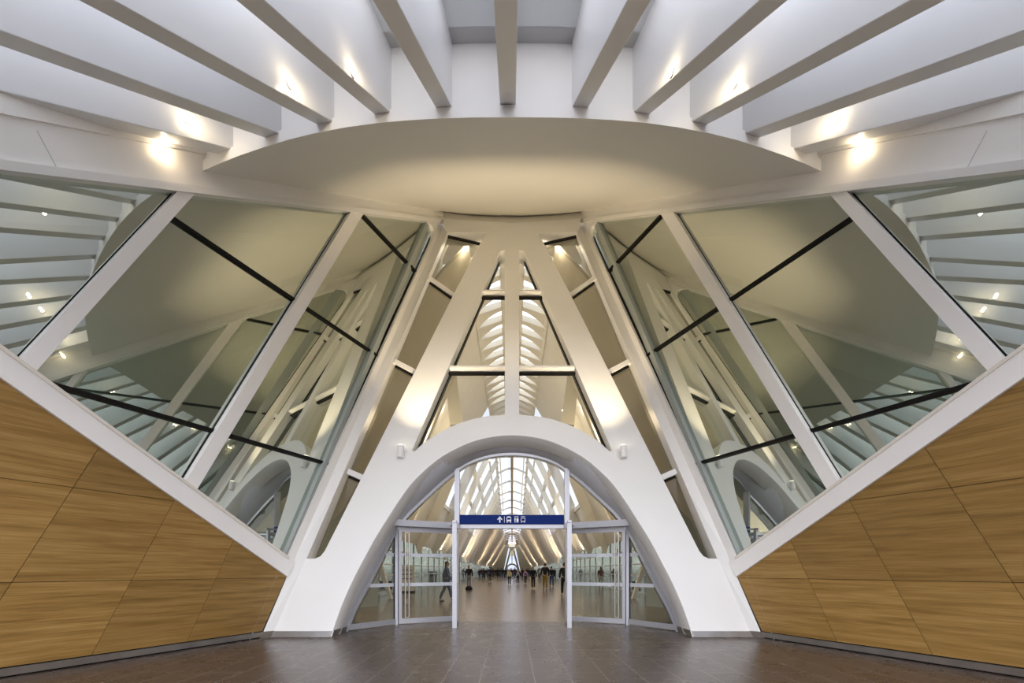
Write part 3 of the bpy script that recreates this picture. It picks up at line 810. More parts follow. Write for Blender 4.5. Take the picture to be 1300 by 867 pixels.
o = link_bm('bus_pictogram', bm, SIGNW); reparent_keep(o, SG)

# ------------------------------------------------------------------ the hall
YEND = 170.0
def lerp(a, b, t): return a+(b-a)*t
SEC_N = [(6.3, 1.7), (5.3, 4.0), (4.3, 6.4), (3.3, 8.6), (2.35, 10.5), (1.6, 11.7), (.55, 12.2), (0, 12.3)]
SEC_F = [(6.3, 1.7), (5.5, 3.1), (4.65, 4.6), (3.8, 6.1), (2.95, 7.5), (2.1, 9.0), (.7, 9.5), (0, 9.6)]
def sec(Y, i):
    t = max(0, min(1, (Y-48)/52)); a, b = SEC_N[int(i)], SEC_F[int(i)]
    p = (lerp(a[0], b[0], t), lerp(a[1], b[1], t))
    if i != int(i):
        k = min(int(i)+1, 7); c, d = SEC_N[k], SEC_F[k]; r = (lerp(c[0], d[0], t), lerp(c[1], d[1], t)); f = i-int(i)
        p = (lerp(p[0], r[0], f), lerp(p[1], r[1], f))
    return p[0], p[1]+EYE
HC = empty('ceiling', (0, 60, 12)); tag(HC, 'tall ribbed glass and white roof of the long hall', 'roof', kind='structure')
ys = [None, 19, 26, 34, 42, 48, 60, 74, 87, 100, 150, 200, YEND]
for side in (-1, 1):
    for seg, top_i in ((ys[:4], 3), ([34, 42, 48, 60, 66], 1.3), ([66, 74, 87, 100, 120, YEND], 4.6)):
        rows = []
        for y in seg:
            row = []
            for q in range(7):
                i = top_i*q/6
                X, Z = sec(20 if y is None else y, i); Y = (PB+.62+PK*Z) if y is None else y
                row.append((side*X, Y, Z))
            rows.append(row)
        bm = bmesh.new(); loft(bm, rows); o = link_bm('slope_panel', bm, HALLW); reparent_keep(o, HC)
        so = o.modifiers.new('s', 'SOLIDIFY'); so.thickness = .1; so.offset = 0
    # closed shell near the entrance up to the leaf skylights
    rows = []
    for y in (None, 19, 26, 34):
        row = []
        for i in (3, 3.5, 4, 4.5, 5):
            X, Z = sec(20 if y is None else y, i); Y = max(PB+.75+PK*Z, 0) if y is None else y
            row.append((side*X, Y, Z))
        rows.append(row)
    bm = bmesh.new(); loft(bm, rows); o = link_bm('entrance_shell', bm, HALLW); reparent_keep(o, HC)
    so = o.modifiers.new('s', 'SOLIDIFY'); so.thickness = .1; so.offset = 0
    # leaf skylight blades
    pitch = 1.2; n = 23
    for k in range(n):
        y = 18.6+k*pitch
        pts_lo = []; m = 8
        front_edge = [(lerp(.5, 1.66, j/m), y+.0-.28*(j/m)) for j in range(m+1)]
        back_edge = [(lerp(.5, 1.66, j/m), y+.34-.28*(j/m)+(pitch-.34)*(j/m)**1.8) for j in range(m+1)]
        V = []
        def zof(x):
            for a, b in zip(SEC_N[::-1][:-1], SEC_N[::-1][1:]):
                if a[0] <= x <= b[0]: return EYE+lerp(a[1], b[1], (x-a[0])/(b[0]-a[0]))
            return EYE+SEC_N[-1][1]
        bm = bmesh.new()
        lo = [[Vector((side*x, yy, zof(x)-.14)) for x, yy in e] for e in (front_edge, back_edge)]
        hi = [[p+up*.3 for p in e] for e in lo]
        loft(bm, [lo[0], lo[1], hi[1], hi[0], lo[0]])
        bmesh.ops.remove_doubles(bm, verts=bm.verts, dist=.0001)
        o = link_bm('skylight_blade', bm, HALLW); reparent_keep(o, HC)
# spine near the entrance
bm = bmesh.new()
prism(bm, [(-.5, 17.5, EYE+12.15), (0, 17.5, EYE+12.0), (.5, 17.5, EYE+12.15), (.5, 17.5, EYE+12.6), (-.5, 17.5, EYE+12.6)], (0, 0, 0), (0, 28.9, 0)); o = link_bm('spine', bm, HALLW); reparent_keep(o, HC)
bm = bmesh.new()
for s in (-1, 1):
    loft(bm, [[(s*.45, 17.45, EYE+12.35), (s*1.6, 17.45, EYE+12.3), (s*2.7, 17.3, EYE+12.0), (s*4, 16.6, EYE+9)], [(s*.45, 19, EYE+12.35), (s*1.6, 19, EYE+12.3), (s*2.7, 19, EYE+12.0), (s*4, 19, EYE+9)]])
o = link_bm('head_cap', bm, HALLW); reparent_keep(o, HC)
# longitudinal beams of the glazed part
def longi(idx, w, h, mat, dz, ya=46.01, name='purlin', sides=(-1, 1)):
    for s in sides:
        bm = bmesh.new(); yy = [ya, 48, 60, 74, 87, 100, YEND]
        for a, b in zip(yy[:-1], yy[1:]):
            pa, pb = sec(a, idx), sec(b, idx); bar(bm, (s*pa[0], a, pa[1]+dz), (s*pb[0], b, pb[1]+dz), w, h)
        o = link_bm(name, bm, mat); reparent_keep(o, HC)
longi(7, .28, .5, RIDGE, -.1, name='ridge_beam', sides=(1,))
longi(5, .22, .4, paint('purlin_beige', (.62, .52, .36), .5), -.1)
longi(5.35, .10, .22, HALLW, -.05)
longi(4.2, .14, .3, HALLW, -.1)
longi(3.0, .3, .35, HALLW, 0, ya=34); longi(2.15, .2, .3, HALLW, 0, ya=34); longi(1.3, .25, .35, HALLW, 0, ya=34)
# skylight glass
for s in (-1, 1):
    rows = []
    for y in (34, 42, 46, 60, 74, 87, 100, YEND): rows.append([(s*sec(y, i)[0], y, sec(y, i)[1]+.35) for i in ((1.3, 2, 3, 4, 5) if y < 46 else (1.3, 2, 3, 4, 5, 6, 7))] if False else [(s*sec(y, i)[0], y, sec(y, i)[1]+.35) for i in (1.3, 2, 3, 4, 5, 6, 7)])
    bm = bmesh.new(); loft(bm, rows); o = link_bm('skylight_glazing', bm, GLASSK); reparent_keep(o, HC)
# cross bars in the glazed top
yb = 50.3; nb = 0
while yb < YEND:
    bm = bmesh.new()
    for s in (-1, 1):
        for a, b in zip((5, 6), (6, 7)):
            pa, pb = sec(yb, a), sec(yb, b); bar(bm, (s*pa[0], yb, pa[1]+.1), (s*pb[0], yb, pb[1]+.1), .18, .2)
    o = link_bm('cross_bar', bm, HALLW); reparent_keep(o, HC)
    yb += 6.3
# ribs: one curved blade each
def rib_mesh(Y, s):
    bm = bmesh.new(); idx = [0, .4, 1, 1.5, 2, 2.5, 3, 3.5, 4, 4.5, 5] if Y > 33 else [0, .4, 1, 1.5, 2, 2.5, 3]
    ins, outs = [], []
    for i in idx:
        X, Z = sec(Y, i); a = sec(Y, max(0, i-.2)); b = sec(Y, min(7, i+.2))
        t = Vector((b[0]-a[0], 0, b[1]-a[1])).normalized(); nrm = Vector((-t.z, 0, t.x)); nrm = nrm if nrm.x < 0 else -nrm
        f = i/5; d = (.72 if Y < 40 else .5)*(1-f*.3)*(.6+.4*min(1, i/.5))
        ins.append(Vector((X, 0, Z))+nrm*d); outs.append(Vector((X, 0, Z))-nrm*.1)
    # foot hook reaching inward and down
    x0, z0 = sec(Y, 0); foot = Vector((x0-.25, 0, z0-.55)); 
    ins = [foot+Vector((-.05, 0, -.15))]+ins; outs = [foot+Vector((.12, 0, -.12))]+outs
    w = .26
    prof = ins+list(reversed(outs)); n = len(ins)
    A_ = [bm.verts.new(Vector((s*p.x, -w/2, p.z))) for p in ins]; B_ = [bm.verts.new(Vector((s*p.x, -w/2, p.z))) for p in outs]
    A2 = [bm.verts.new(Vector((s*p.x, w/2, p.z))) for p in ins]; B2 = [bm.verts.new(Vector((s*p.x, w/2, p.z))) for p in outs]
    for i in range(n-1):
        bm.faces.new((A_[i], A_[i+1], B_[i+1], B_[i])); bm.faces.new((A2[i], B2[i], B2[i+1], A2[i+1]))
        bm.faces.new((A_[i], A2[i], A2[i+1], A_[i+1])); bm.faces.new((B_[i], B_[i+1], B2[i+1], B2[i]))
    for i in (0, n-1): bm.faces.new((A_[i], B_[i], B2[i], A2[i]))
    bmesh.ops.recalc_face_normals(bm, faces=bm.faces)
    return bm
for s in (-1, 1):
    Y = 22.2; far = None; k = 0
    while Y < YEND-5:
        if Y > 100 and far is not None:
            o = far.copy(); C.objects.link(o); o.location = (0, Y, 0)
        else:
            o = link_bm('roof_rib', rib_mesh(Y, s), HALLW); o.location = (0, Y, 0)
            if Y > 100: far = o
        tag(o, ('curved cream white roof rib along the %s side of the hall' % side_name[s]), 'rib', 'roof ribs on the %s of the hall' % side_name[s], 'structure')
        Y += (3.6 if Y > 62 else 6.3) if Y > 25 else 3.4; k += 1
    # leaning struts carrying the first ribs to the floor
    bm = bmesh.new(); pts = [Vector((s*6.0, 24, -.05)), Vector((s*6.25, 23.8, .9)), Vector((s*6.5, 23.5, 1.9)), Vector((s*6.6, 23, 3.0))]
    ws = (.14, .22, .26, .3)
    rows = []
    for p, w_ in zip(pts, ws): rows.append([p+Vector((-w_/2, -.15, 0)), p+Vector((w_/2, -.15, 0)), p+Vector((w_/2, .15, 0)), p+Vector((-w_/2, .15, 0)), p+Vector((-w_/2, -.15, 0))])
    loft(bm, rows); bmesh.ops.remove_doubles(bm, verts=bm.verts, dist=.0001)
    o = link_bm('strut', bm, HALLW); tag(o, 'leaning cream strut standing on the floor at the %s side of the hall' % side_name[s], 'strut')
    # glazed side wall of the hall
    HWL = empty('window_9' if s < 0 else 'window_10', (s*7.4, 60, 0)); tag(HWL, 'glazed %s side wall of the hall below the ribs' % side_name[s], 'window', kind='structure')
    bm = bmesh.new(); box(bm, s*7.4-.01, s*7.4+.01, 14, YEND, 0, 3.6); o = link_bm('pane', bm, HALLG); reparent_keep(o, HWL)
    y = 14.0
    while y < YEND:
        if y < 120:
            bm = bmesh.new(); box(bm, s*7.33-.05, s*7.33+.05, y-.04, y+.04, 0, 3.6); o = link_bm('mullion', bm, ALU); reparent_keep(o, HWL)
        y += 3.15
    for z in (.15, 1.1, 1.75, 2.6):
        bm = bmesh.new(); box(bm, s*7.33-.03, s*7.33+.03, 14, YEND, z-.04, z+.04); o = link_bm('transom', bm, WHITE); reparent_keep(o, HWL)
    bm = bmesh.new(); loft(bm, [[(s*6.3, 13, 3.1), (s*7.6, 13, 3.5)], [(s*6.3, YEND, 3.1), (s*7.6, YEND, 3.5)]]); o = link_bm('eave', bm, HALLW); reparent_keep(o, HWL)

# inner lean-to frame seen through the triangle
for s in (-1, 1):
    bm = bmesh.new(); pts = [at(528, 560, 16.0), at(563, 490, 17.5), at(572, 470, 17.8), at(600, 520, 18)]
    pts = [p if s < 0 else mx(p) for p in pts]
    a, b, c = pts[0], pts[2], at(580, 540, 17.8)
    c = c if s < 0 else mx(c)
    for p, q, w0, w1 in ((a, b, .5, .38), (b, c, .38, .5)):
        d = (q-p).normalized(); side_ = d.cross(Vector((0, 1, 0))).normalized()
        prism(bm, [p-side_*w0/2, p+side_*w0/2, q+side_*w1/2, q-side_*w1/2], (0, -.15, 0), (0, .15, 0))
    o = link_bm('inner_brace', bm, HALLW); tag(o, 'white forked brace behind the triangular glazing on the %s' % side_name[s], 'brace', kind='structure')

# far end of the hall: the same arch front turned round
fe = empty('wall_far', (0, YEND, 0)); tag(fe, 'distant arched end wall of the hall', 'wall', kind='structure')
me = pl.data.copy(); me.transform(Matrix.Translation((0, 0, 0)))
o = bpy.data.objects.new('arch_plate', me); C.objects.link(o)
for v in me.vertices: v.co = Vector((v.co.x*.64, YEND+12-v.co.y, v.co.z*.70))
me.flip_normals(); me.materials.clear(); me.materials.append(HALLW); reparent_keep(o, fe)
bm = bmesh.new()
for s in (-1, 1):
    prism(bm, [(s*3.2, YEND, 0), (s*7.6, YEND, 0), (s*7.6, YEND, 3.6), (s*5, YEND, 6.4), (s*2.1, YEND, 10.6), (s*1.0, YEND, 10.6)], (0, 0, 0), (0, .1, 0))
prism(bm, [(-1.2, YEND+5.8, 6.6), (1.2, YEND+5.8, 6.6), (1.2, YEND+5.8, 11.2), (-1.2, YEND+5.8, 11.2)], (0, 0, 0), (0, .1, 0))
o = link_bm('flank', bm, paint('far_flank', (.62, .58, .42), .5)); reparent_keep(o, fe)
bm = bmesh.new()
for s_ in (-1, 1):
    pts = [(s_*2.3, 9.2), (s_*2.3, 13), (0, 13), (0, 12.2)]+[(s_*1.15*math.sin(t), 10.3+1.9*math.cos(t)) for t in (.25, .6, 1.0, 1.35)]+[(s_*1.2, 9.2)]
    prism(bm, [(x, YEND-22, z) for x, z in pts], (0, 0, 0), (0, .2, 0))
o = link_bm('end_soffit', bm, RIDGE); reparent_keep(o, fe)
bm = bmesh.new(); prism(bm, [(-7.4, YEND+6.5, 0), (7.4, YEND+6.5, 0), (7.4, YEND+6.5, 11), (-7.4, YEND+6.5, 11)], (0, 0, 0), (0, .02, 0)); o = link_bm('pane', bm, FARG); reparent_keep(o, fe)

# downlights behind the slits and triangle
for (px, py, Y, lab) in ((597, 302, 17.2, 'round downlight glowing in the ceiling behind the top of the left slit window'), (703, 302, 17.2, 'round downlight glowing in the ceiling behind the top of the right slit window'),
                    (581, 521, 23.5, 'round downlight low behind the left half of the triangular glazing'), (716, 521, 23.5, 'round downlight low behind the right half of the triangular glazing'),
                    (417, 657, 14.5, 'twin downlight glowing behind the lowest pane of the left slit window')):
    p = at(px, py, Y); r = empty('downlight', p); tag(r, lab, 'downlight', 'downlights behind the front glazing')
    bm = bmesh.new(); tube(bm, p+up*.1, p, .11, .11, 16); o = link_bm('housing', bm, WHITE); reparent_keep(o, r)
    bm = bmesh.new(); bmesh.ops.create_icosphere(bm, subdivisions=2, radius=.075, matrix=Matrix.Translation(p-up*.01)); o = link_bm('lens', bm, LAMPS); reparent_keep(o, r)
    point('downlight_lamp', p-up*.3, 90, WARM2, .08)
# small projectors hung in the vault
vp = [(622, 583, 44), (603, 588, 44), (695, 587, 44), (610, 607, 52), (679.5, 607, 60), (671.5, 610, 60), (640, 634, 80), (661, 637, 80), (683, 642, 80), (599.5, 648, 62), (700, 650, 62), (665.5, 643, 90)]
for px, py, Y in vp:
    p = at(px, py, Y); r = empty('vault_spotlight', p); tag(r, 'tiny spotlight hanging among the ribs of the hall vault', 'spotlight', 'tiny spotlights in the hall vault')
    bm = bmesh.new(); tube(bm, p+up*.25, p, .10, .14, 12); o = link_bm('housing', bm, WHITE); reparent_keep(o, r)
    bm = bmesh.new(); bmesh.ops.create_icosphere(bm, subdivisions=2, radius=.11, matrix=Matrix.Translation(p-up*.03)); o = link_bm('lens', bm, LAMPS); reparent_keep(o, r)
# hall lighting: fill strips added in mid-air to warm the hall, no fixtures
for y0_, y1_ in ((19, 33), (34, 50), (51, 72), (73, 100), (101, 132), (133, 166)):
    for s in (-1, 1):
        l = bpy.data.lights.new('hall_fill_strip', 'AREA'); l.shape = 'RECTANGLE'; l.size = .12; l.size_y = y1_-y0_; l.energy = (22 if y0_ > 30 else 12)*(y1_-y0_); l.color = (1, .83, .60)
        o = bpy.data.objects.new('hall_fill_strip', l); C.objects.link(o); o.location = (s*4.5, (y0_+y1_)/2, 3.0)
        o.rotation_euler = (Vector((-s*.12, 0, 1))).to_track_quat('-Z', 'Y').to_euler()
for s in (-1, 1):
    point('vestibule_fill', (s*2.6, 16.2, 6.0), 60, WARM, .3)  # added fill for the shell behind the front glazing, no fixture
    point('back_room_fill', S(wall(9, 6, -1.8), s), 50, (.9, 1, .8), .3)  # added fill that dimly lights the room behind the glass

# ventilation grilles behind the flank glass
for side in (-1, 1):
    G = None
    for (x0, y0, x1, y1, w) in ((359, 347, 386, 365, 'lower'), (411, 331, 447, 349, 'upper')):
        def bp(px, py):  # on the back panel
            q = q_of(px); n = WN*-3.35
            # X+n.x..: plane through wall shifted
            a = -WA+n.x-WB*n.y
            z = a/(q-WB); return at(px, py, z)
        c = bp((x0+x1)/2, (y0+y1)/2)
        g = empty('ventilation_grille', S(c, side)); tag(g, '%s slatted grille seen through the %s slanted glass' % (w, side_name[side]), 'grille', 'grilles behind the slanted glass')
        bm = bmesh.new()
        n = 9
        for i in range(n):
            t = i/(n-1); xa = lerp(x0, x1, t); p = bp(xa, lerp(y0+9, y0, t)); q = bp(xa-1, lerp(y1, y1-6, t))
            bar(bm, S(p, side), S(q, side), .05, .05)
        o = link_bm('slats', bm, paint('grille_dark', (.10, .10, .08), .6) if 'grille_dark' not in MATS else MATS['grille_dark']); reparent_keep(o, g)

# information board in the hall
B = empty('information_board', (-6.0, 29.5, 0)); tag(B, 'pale freestanding information board seen through the left glass door', 'board')
bx, by = at(517, 0, 30.0).x, 30.0
bm = bmesh.new(); box(bm, bx-.44, bx+.44, by, by+.08, .12, 1.66); o = link_bm('panel', bm, paint('board_cream', (.72, .68, .62), .5)); reparent_keep(o, B)
bm = bmesh.new(); box(bm, bx-.46, bx+.46, by-.15, by+.25, 0, .12); o = link_bm('base', bm, BLACK); reparent_keep(o, B)
bm = bmesh.new()
for z, w in ((1.42, .6), (1.15, .62), (.88, .58), (.6, .66)): box(bm, bx-w/2, bx+w/2, by-.006, by, z-.035, z+.035)
o = link_bm('text_block', bm, paint('board_purple', (.22, .14, .26), .5)); reparent_keep(o, B)
# dark bench and ticket machines
for (px, py, w, h, lab) in ((549, 739, .9, 1.3, 'grey ticket machine against the glazed side, seen through the left door'), (489, 746, 1.1, .55, 'dark low counter behind the left sidelight'), (805, 747, 1.1, .55, 'dark low counter behind the right sidelight')):
    Y = F*EYE/(py-HY); x = q_of(px)*Y
    t = empty('ticket_machine' if 'machine' in lab else 'counter', (x, Y, 0)); tag(t, lab, 'machine' if 'machine' in lab else 'counter')
    m_ = GREYREV if 'machine' in lab else MATS['black_gasket']
    bm = bmesh.new(); box(bm, x-w/2, x+w/2, Y, Y+.5, .08, h); bmesh.ops.bevel(bm, geom=list(bm.edges), offset=.03, segments=2, affect='EDGES'); o = link_bm('body', bm, m_); reparent_keep(o, t)
    bm = bmesh.new(); box(bm, x-w/2+.08, x+w/2-.08, Y+.08, Y+.45, 0, .08); o = link_bm('base', bm, BLACK); reparent_keep(o, t)
    if 'machine' in lab:
        bm = bmesh.new(); box(bm, x-.3, x+.3, Y-.02, Y+.02, .75, 1.15); o = link_bm('screen', bm, BLACK); reparent_keep(o, t)
# ------------------------------------------------------------------ people
def cloth(name, col, rough=.8): return paint(name, col, rough, var=.08, scale=14)
SKIN = paint('skin', (.52, .33, .24), .5)
HAIRS = [paint('hair_dark', (.025, .018, .014), .5), paint('hair_brown', (.10, .06, .035), .5), paint('hair_fair', (.38, .27, .15), .5)]
CL = {'black': cloth('cloth_black', (.012, .012, .014)), 'navy': cloth('cloth_navy', (.02, .025, .05)), 'mustard': cloth('cloth_mustard', (.30, .18, .025)),
      'grey': cloth('cloth_grey', (.25, .25, .26)), 'jeans': cloth('cloth_jeans', (.06, .08, .14)), 'beige': cloth('cloth_beige', (.48, .42, .33)),
      'yellow': cloth('cloth_yellow', (.58, .50, .28)), 'white': cloth('cloth_white', (.72, .71, .70)), 'pink': cloth('cloth_pink', (.55, .34, .42)),
      'purple': cloth('cloth_purple', (.16, .09, .22)), 'maroon': cloth('cloth_maroon', (.10, .025, .03)), 'blue': cloth('cloth_blue', (.07, .09, .17)), 'red': cloth('cloth_red', (.45, .10, .08))}
def skin_mesh(chains, radii, sub=1):
    """chains: lists of point keys; radii: key -> (x,y,z,r)"""
    keys = []; 
    for c in chains:
        for k in c:
            if k not in keys: keys.append(k)
    me = bpy.data.meshes.new('tmp'); edges = []
    for c in chains:
        for a, b in zip(c[:-1], c[1:]): edges.append((keys.index(a), keys.index(b)))
    me.from_pydata([radii[k][:3] for k in keys], edges, [])
    o = bpy.data.objects.new('tmp', me); C.objects.link(o)
    m = o.modifiers.new('skin', 'SKIN'); 
    sv = me.skin_vertices[0].data if me.skin_vertices else None
    if sv is None:
        me.attributes  # no layer yet
    for i, k in enumerate(keys):
        r = radii[k][3]; ry = radii[k][4] if len(radii[k]) > 4 else r
        sv[i].radius = (r, ry); sv[i].use_root = (i == 0)
    m.use_smooth_shade = True
    s = o.modifiers.new('sub', 'SUBSURF'); s.levels = sub; s.render_levels = sub
    dg = bpy.context.evaluated_depsgraph_get(); out = bpy.data.meshes.new_from_object(o.evaluated_get(dg))
    bpy.data.objects.remove(o); return out
def remesh(me_list, voxel):
    bm = bmesh.new()
    for m in me_list: bm.from_mesh(m)
    me = bpy.data.meshes.new('tmp'); bm.to_mesh(me); bm.free()
    o = bpy.data.objects.new('tmp', me); C.objects.link(o)
    r = o.modifiers.new('r', 'REMESH'); r.mode = 'VOXEL'; r.voxel_size = voxel; r.use_smooth_shade = True
    dg = bpy.context.evaluated_depsgraph_get(); out = bpy.data.meshes.new_from_object(o.evaluated_get(dg)); bpy.data.objects.remove(o)
    for p in out.polygons: p.use_smooth = True
    return out
def ell(center, rad, rot=0, seg=16, cut=None):
    bm = bmesh.new(); bmesh.ops.create_uvsphere(bm, u_segments=seg, v_segments=seg//2+2, radius=1)
    for v in bm.verts: v.co = Vector((v.co.x*rad[0]+center[0], v.co.y*rad[1]+center[1], v.co.z*rad[2]+center[2]))
    if cut: bmesh.ops.delete(bm, geom=[v for v in bm.verts if cut(v.co)], context='VERTS')
    me = bpy.data.meshes.new('e'); bm.to_mesh(me); bm.free(); return me
def joints(stride, swing, woman=False, lean=0.0, bend=.12):
    """figure 1.75 m tall facing -Y; stride in metres between the feet"""
    w = .93 if woman else 1
    J = {'pelvis': (0, 0, .97, .135*w, .10), 'waist': (0, -.005-lean*.3, 1.12, .125*w, .09), 'chest': (0, -.01-lean*.7, 1.32, .155*w, .105), 'neck0': (0, .005-lean, 1.46, .07), 'neck': (0, -.005-lean, 1.55, .05)}
    for s, n in ((-1, 'l'), (1, 'r')):
        f = stride*s/2
        J['hip'+n] = (s*.085, 0, .92, .085*w)
        kb = .06+abs(f)*.25 if f > 0 else .02
        J['knee'+n] = (s*.095, -f*.5-(.05 if f > 0 else .02), .50, .056)
        J['calf'+n] = (s*.097, -f*.8+.0, .34, .055)
        J['ankle'+n] = (s*.10, -f+.02, .10+(.05 if f > 0 else 0), .036)
        J['heel'+n] = (s*.102, -f+.02, .05+(.05 if f > 0 else 0), .04)
        J['toe'+n] = (s*.115, -f-.15, .035+(.0 if f > 0 else 0), .035)
        g = swing*s
        J['sh'+n] = (s*.19*w, -lean*.9, 1.42, .06)
        J['elb'+n] = (s*.245*w, g*.45+.03-lean*.7, 1.14, .043)
        J['wri'+n] = (s*.25*w, g*1.0-bend*.6-lean*.5, .90, .029)
        J['palm'+n] = (s*.25*w, g*1.15-bend*.75-lean*.5, .83, .032, .018)
        for i, (dy, ln, r) in enumerate(((-.030, .075, .0095), (-.010, .085, .0095), (.011, .080, .009), (.029, .062, .008))):
            J['f%d0%s' % (i, n)] = (s*.25*w, g*1.2-bend*.8+dy-lean*.5, .79, r)
            J['f%d1%s' % (i, n)] = (s*(.25*w-.008), g*1.2-bend*.82+dy-lean*.5, .79-ln*.55, r)
            J['f%d2%s' % (i, n)] = (s*(.25*w-.028), g*1.2-bend*.82+dy-lean*.5, .79-ln, r*.85)
        J['t0'+n] = (s*(.25*w-.012), g*1.1-bend*.75-.035-lean*.5, .825, .011)
        J['t1'+n] = (s*(.25*w-.025), g*1.1-bend*.8-.055-lean*.5, .785, .0095)
    return J
HEADZ, HEADY = 1.65, -.015
def head_parts(J):
    hy = J['neck'][1]-.012
    return [ell((0, hy, HEADZ), (.074, .094, .112), seg=20), ell((0, hy-.035, HEADZ-.065), (.052, .055, .052)), ell((0, hy-.098, HEADZ-.012), (.013, .022, .026), seg=10), ell((-.076, hy+.01, HEADZ-.005), (.012, .02, .03), seg=8), ell((.076, hy+.01, HEADZ-.005), (.012, .02, .03), seg=8), ell((0, hy-.088, HEADZ-.055), (.024, .012, .009), seg=8)]
def build_person(label, pos, height, facing, top, legs, hair, shoes='black', stride=.5, swing=.16, woman=False, long_hair=False, group='people walking in the hall', pack=None, bagcol=None, skirt=False, fine=False):
    J = joints(stride, swing, woman, .02)
    root = empty('person'); tag(root, label, 'person', group)
    body_ch = [['pelvis', 'waist', 'chest', 'neck0', 'neck']]
    for n in 'lr':
        body_ch += [['pelvis', 'hip'+n, 'knee'+n, 'calf'+n, 'ankle'+n, 'heel'+n, 'toe'+n], ['neck0', 'sh'+n, 'elb'+n, 'wri'+n, 'palm'+n]]
    meshes = [skin_mesh(body_ch, J, 1)]
    for n in 'lr':
        for i in range(4): meshes.append(skin_mesh([['palm'+n, 'f%d0%s' % (i, n), 'f%d1%s' % (i, n), 'f%d2%s' % (i, n)]], dict(J, **{'palm'+n: J['palm'+n][:3]+(.011,)}), 1))
        meshes.append(skin_mesh([['wri'+n, 't0'+n, 't1'+n]], dict(J, **{'wri'+n: J['wri'+n][:3]+(.014,)}), 1))
    meshes += head_parts(J)
    def add(name, me, mat, lab=None):
        me.materials.clear(); me.materials.append(mat); me.name = name
        for p in me.polygons: p.use_smooth = True
        o = bpy.data.objects.new(name, me); C.objects.link(o); o.parent = root
        if lab: o['label'] = lab
        return o
    add('body', remesh(meshes, .0085 if fine else .014), SKIN)
    grow = lambda keys, d: {k: J[k][:3]+tuple(v+d for v in J[k][3:]) for k in keys}
    tk = ['pelvis', 'waist', 'chest', 'neck0']+[a+n for n in 'lr' for a in ('sh', 'elb', 'wri')]
    TJ = grow(tk, .026)
    for n in 'lr': TJ['wri'+n] = J['wri'+n][:2]+(J['wri'+n][2]+.02, .042)
    TJ['pelvis'] = J['pelvis'][:2]+(.93, .165, .135); TJ['neck0'] = J['neck0'][:2]+(1.47, .075)
    add('jacket', remesh([skin_mesh([['pelvis', 'waist', 'chest', 'neck0'], ['neck0', 'shl', 'elbl', 'wril'], ['neck0', 'shr', 'elbr', 'wrir']], TJ, 1)], .016), CL[top])
    lk = ['pelvis']+[a+n for n in 'lr' for a in ('hip', 'knee', 'calf', 'ankle')]
    LJ = grow(lk, .022)
    for n in 'lr': LJ['ankle'+n] = J['ankle'+n][:2]+(J['ankle'+n][2]-.01, .055)
    add('trousers', remesh([skin_mesh([['pelvis', 'hipl', 'kneel', 'calfl', 'anklel'], ['pelvis', 'hipr', 'kneer', 'calfr', 'ankler']], LJ, 1)], .016), CL[legs])
    for s, n in ((-1, 'l'), (1, 'r')):
        h, t = J['heel'+n], J['toe'+n]
        m = remesh([skin_mesh([['a', 'b', 'c']], {'a': (h[0], h[1]+.03, h[2], .048), 'b': ((h[0]+t[0])/2, (h[1]+t[1])/2, (h[2]+t[2])/2, .05, .045), 'c': (t[0], t[1]-.02, t[2]-.0, .044, .036)}, 1)], .014)
        add('shoe', m, CL[shoes])
    hy = J['neck'][1]-.012
    front = hy-.045
    hm = [ell((0, hy+.012, HEADZ+.02), (.084, .098, .108), seg=20, cut=(lambda co: (co.z < HEADZ+.035 and co.y < front+.01) or co.z < HEADZ-.075))]
    if long_hair: hm.append(ell((0, hy+.065, HEADZ-.10), (.075, .045, .15), seg=14))
    bm = bmesh.new()
    for q in hm: bm.from_mesh(q)
    me = bpy.data.meshes.new('hair'); bm.to_mesh(me); bm.free()
    ho = add('hair', me, HAIRS[hair]); so = ho.modifiers.new('s', 'SOLIDIFY'); so.thickness = .012
    for s in (-1, 1):
        bm = bmesh.new(); bmesh.ops.create_uvsphere(bm, u_segments=8, v_segments=6, radius=.011, matrix=Matrix.Translation((s*.03, hy-.085, HEADZ+.005)))
        me = bpy.data.meshes.new('eye'); bm.to_mesh(me); bm.free(); add('eye', me, BLACK)
    k = height/1.765
    root.location = pos; root.scale = (k, k, k); root.rotation_euler = (0, 0, facing)
    if pack:
        cy = J['chest'][1]
        m = remesh([ell((0, cy+.20, 1.26), (.155, .09, .22)), ell((0, cy+.27, 1.18), (.11, .05, .11))], .018)
        r2 = empty('backpack'); tag(r2, 'small %s backpack worn by %s' % (pack, bagcol), 'backpack'); m.materials.clear(); m.materials.append(CL[pack])
        o = bpy.data.objects.new('sack', m); C.objects.link(o); o.parent = r2
        bm = bmesh.new()
        for s in (-1, 1): bar(bm, (s*.10, cy+.12, 1.42), (s*.10, cy+.14, 1.10), .035, .012); bar(bm, (s*.10, cy+.12, 1.42), (s*.10, cy-.05, 1.475), .035, .012)
        st = link_bm('strap', bm, CL['black']); st.parent = r2
        r2.location = pos; r2.scale = (k, k, k); r2.rotation_euler = (0, 0, facing)
    return root
def ground(px, py):
    Y = F*EYE/(py-HY); return Vector((q_of(px)*Y, Y, 0))
AWAY, TOWARD = PI, 0.0
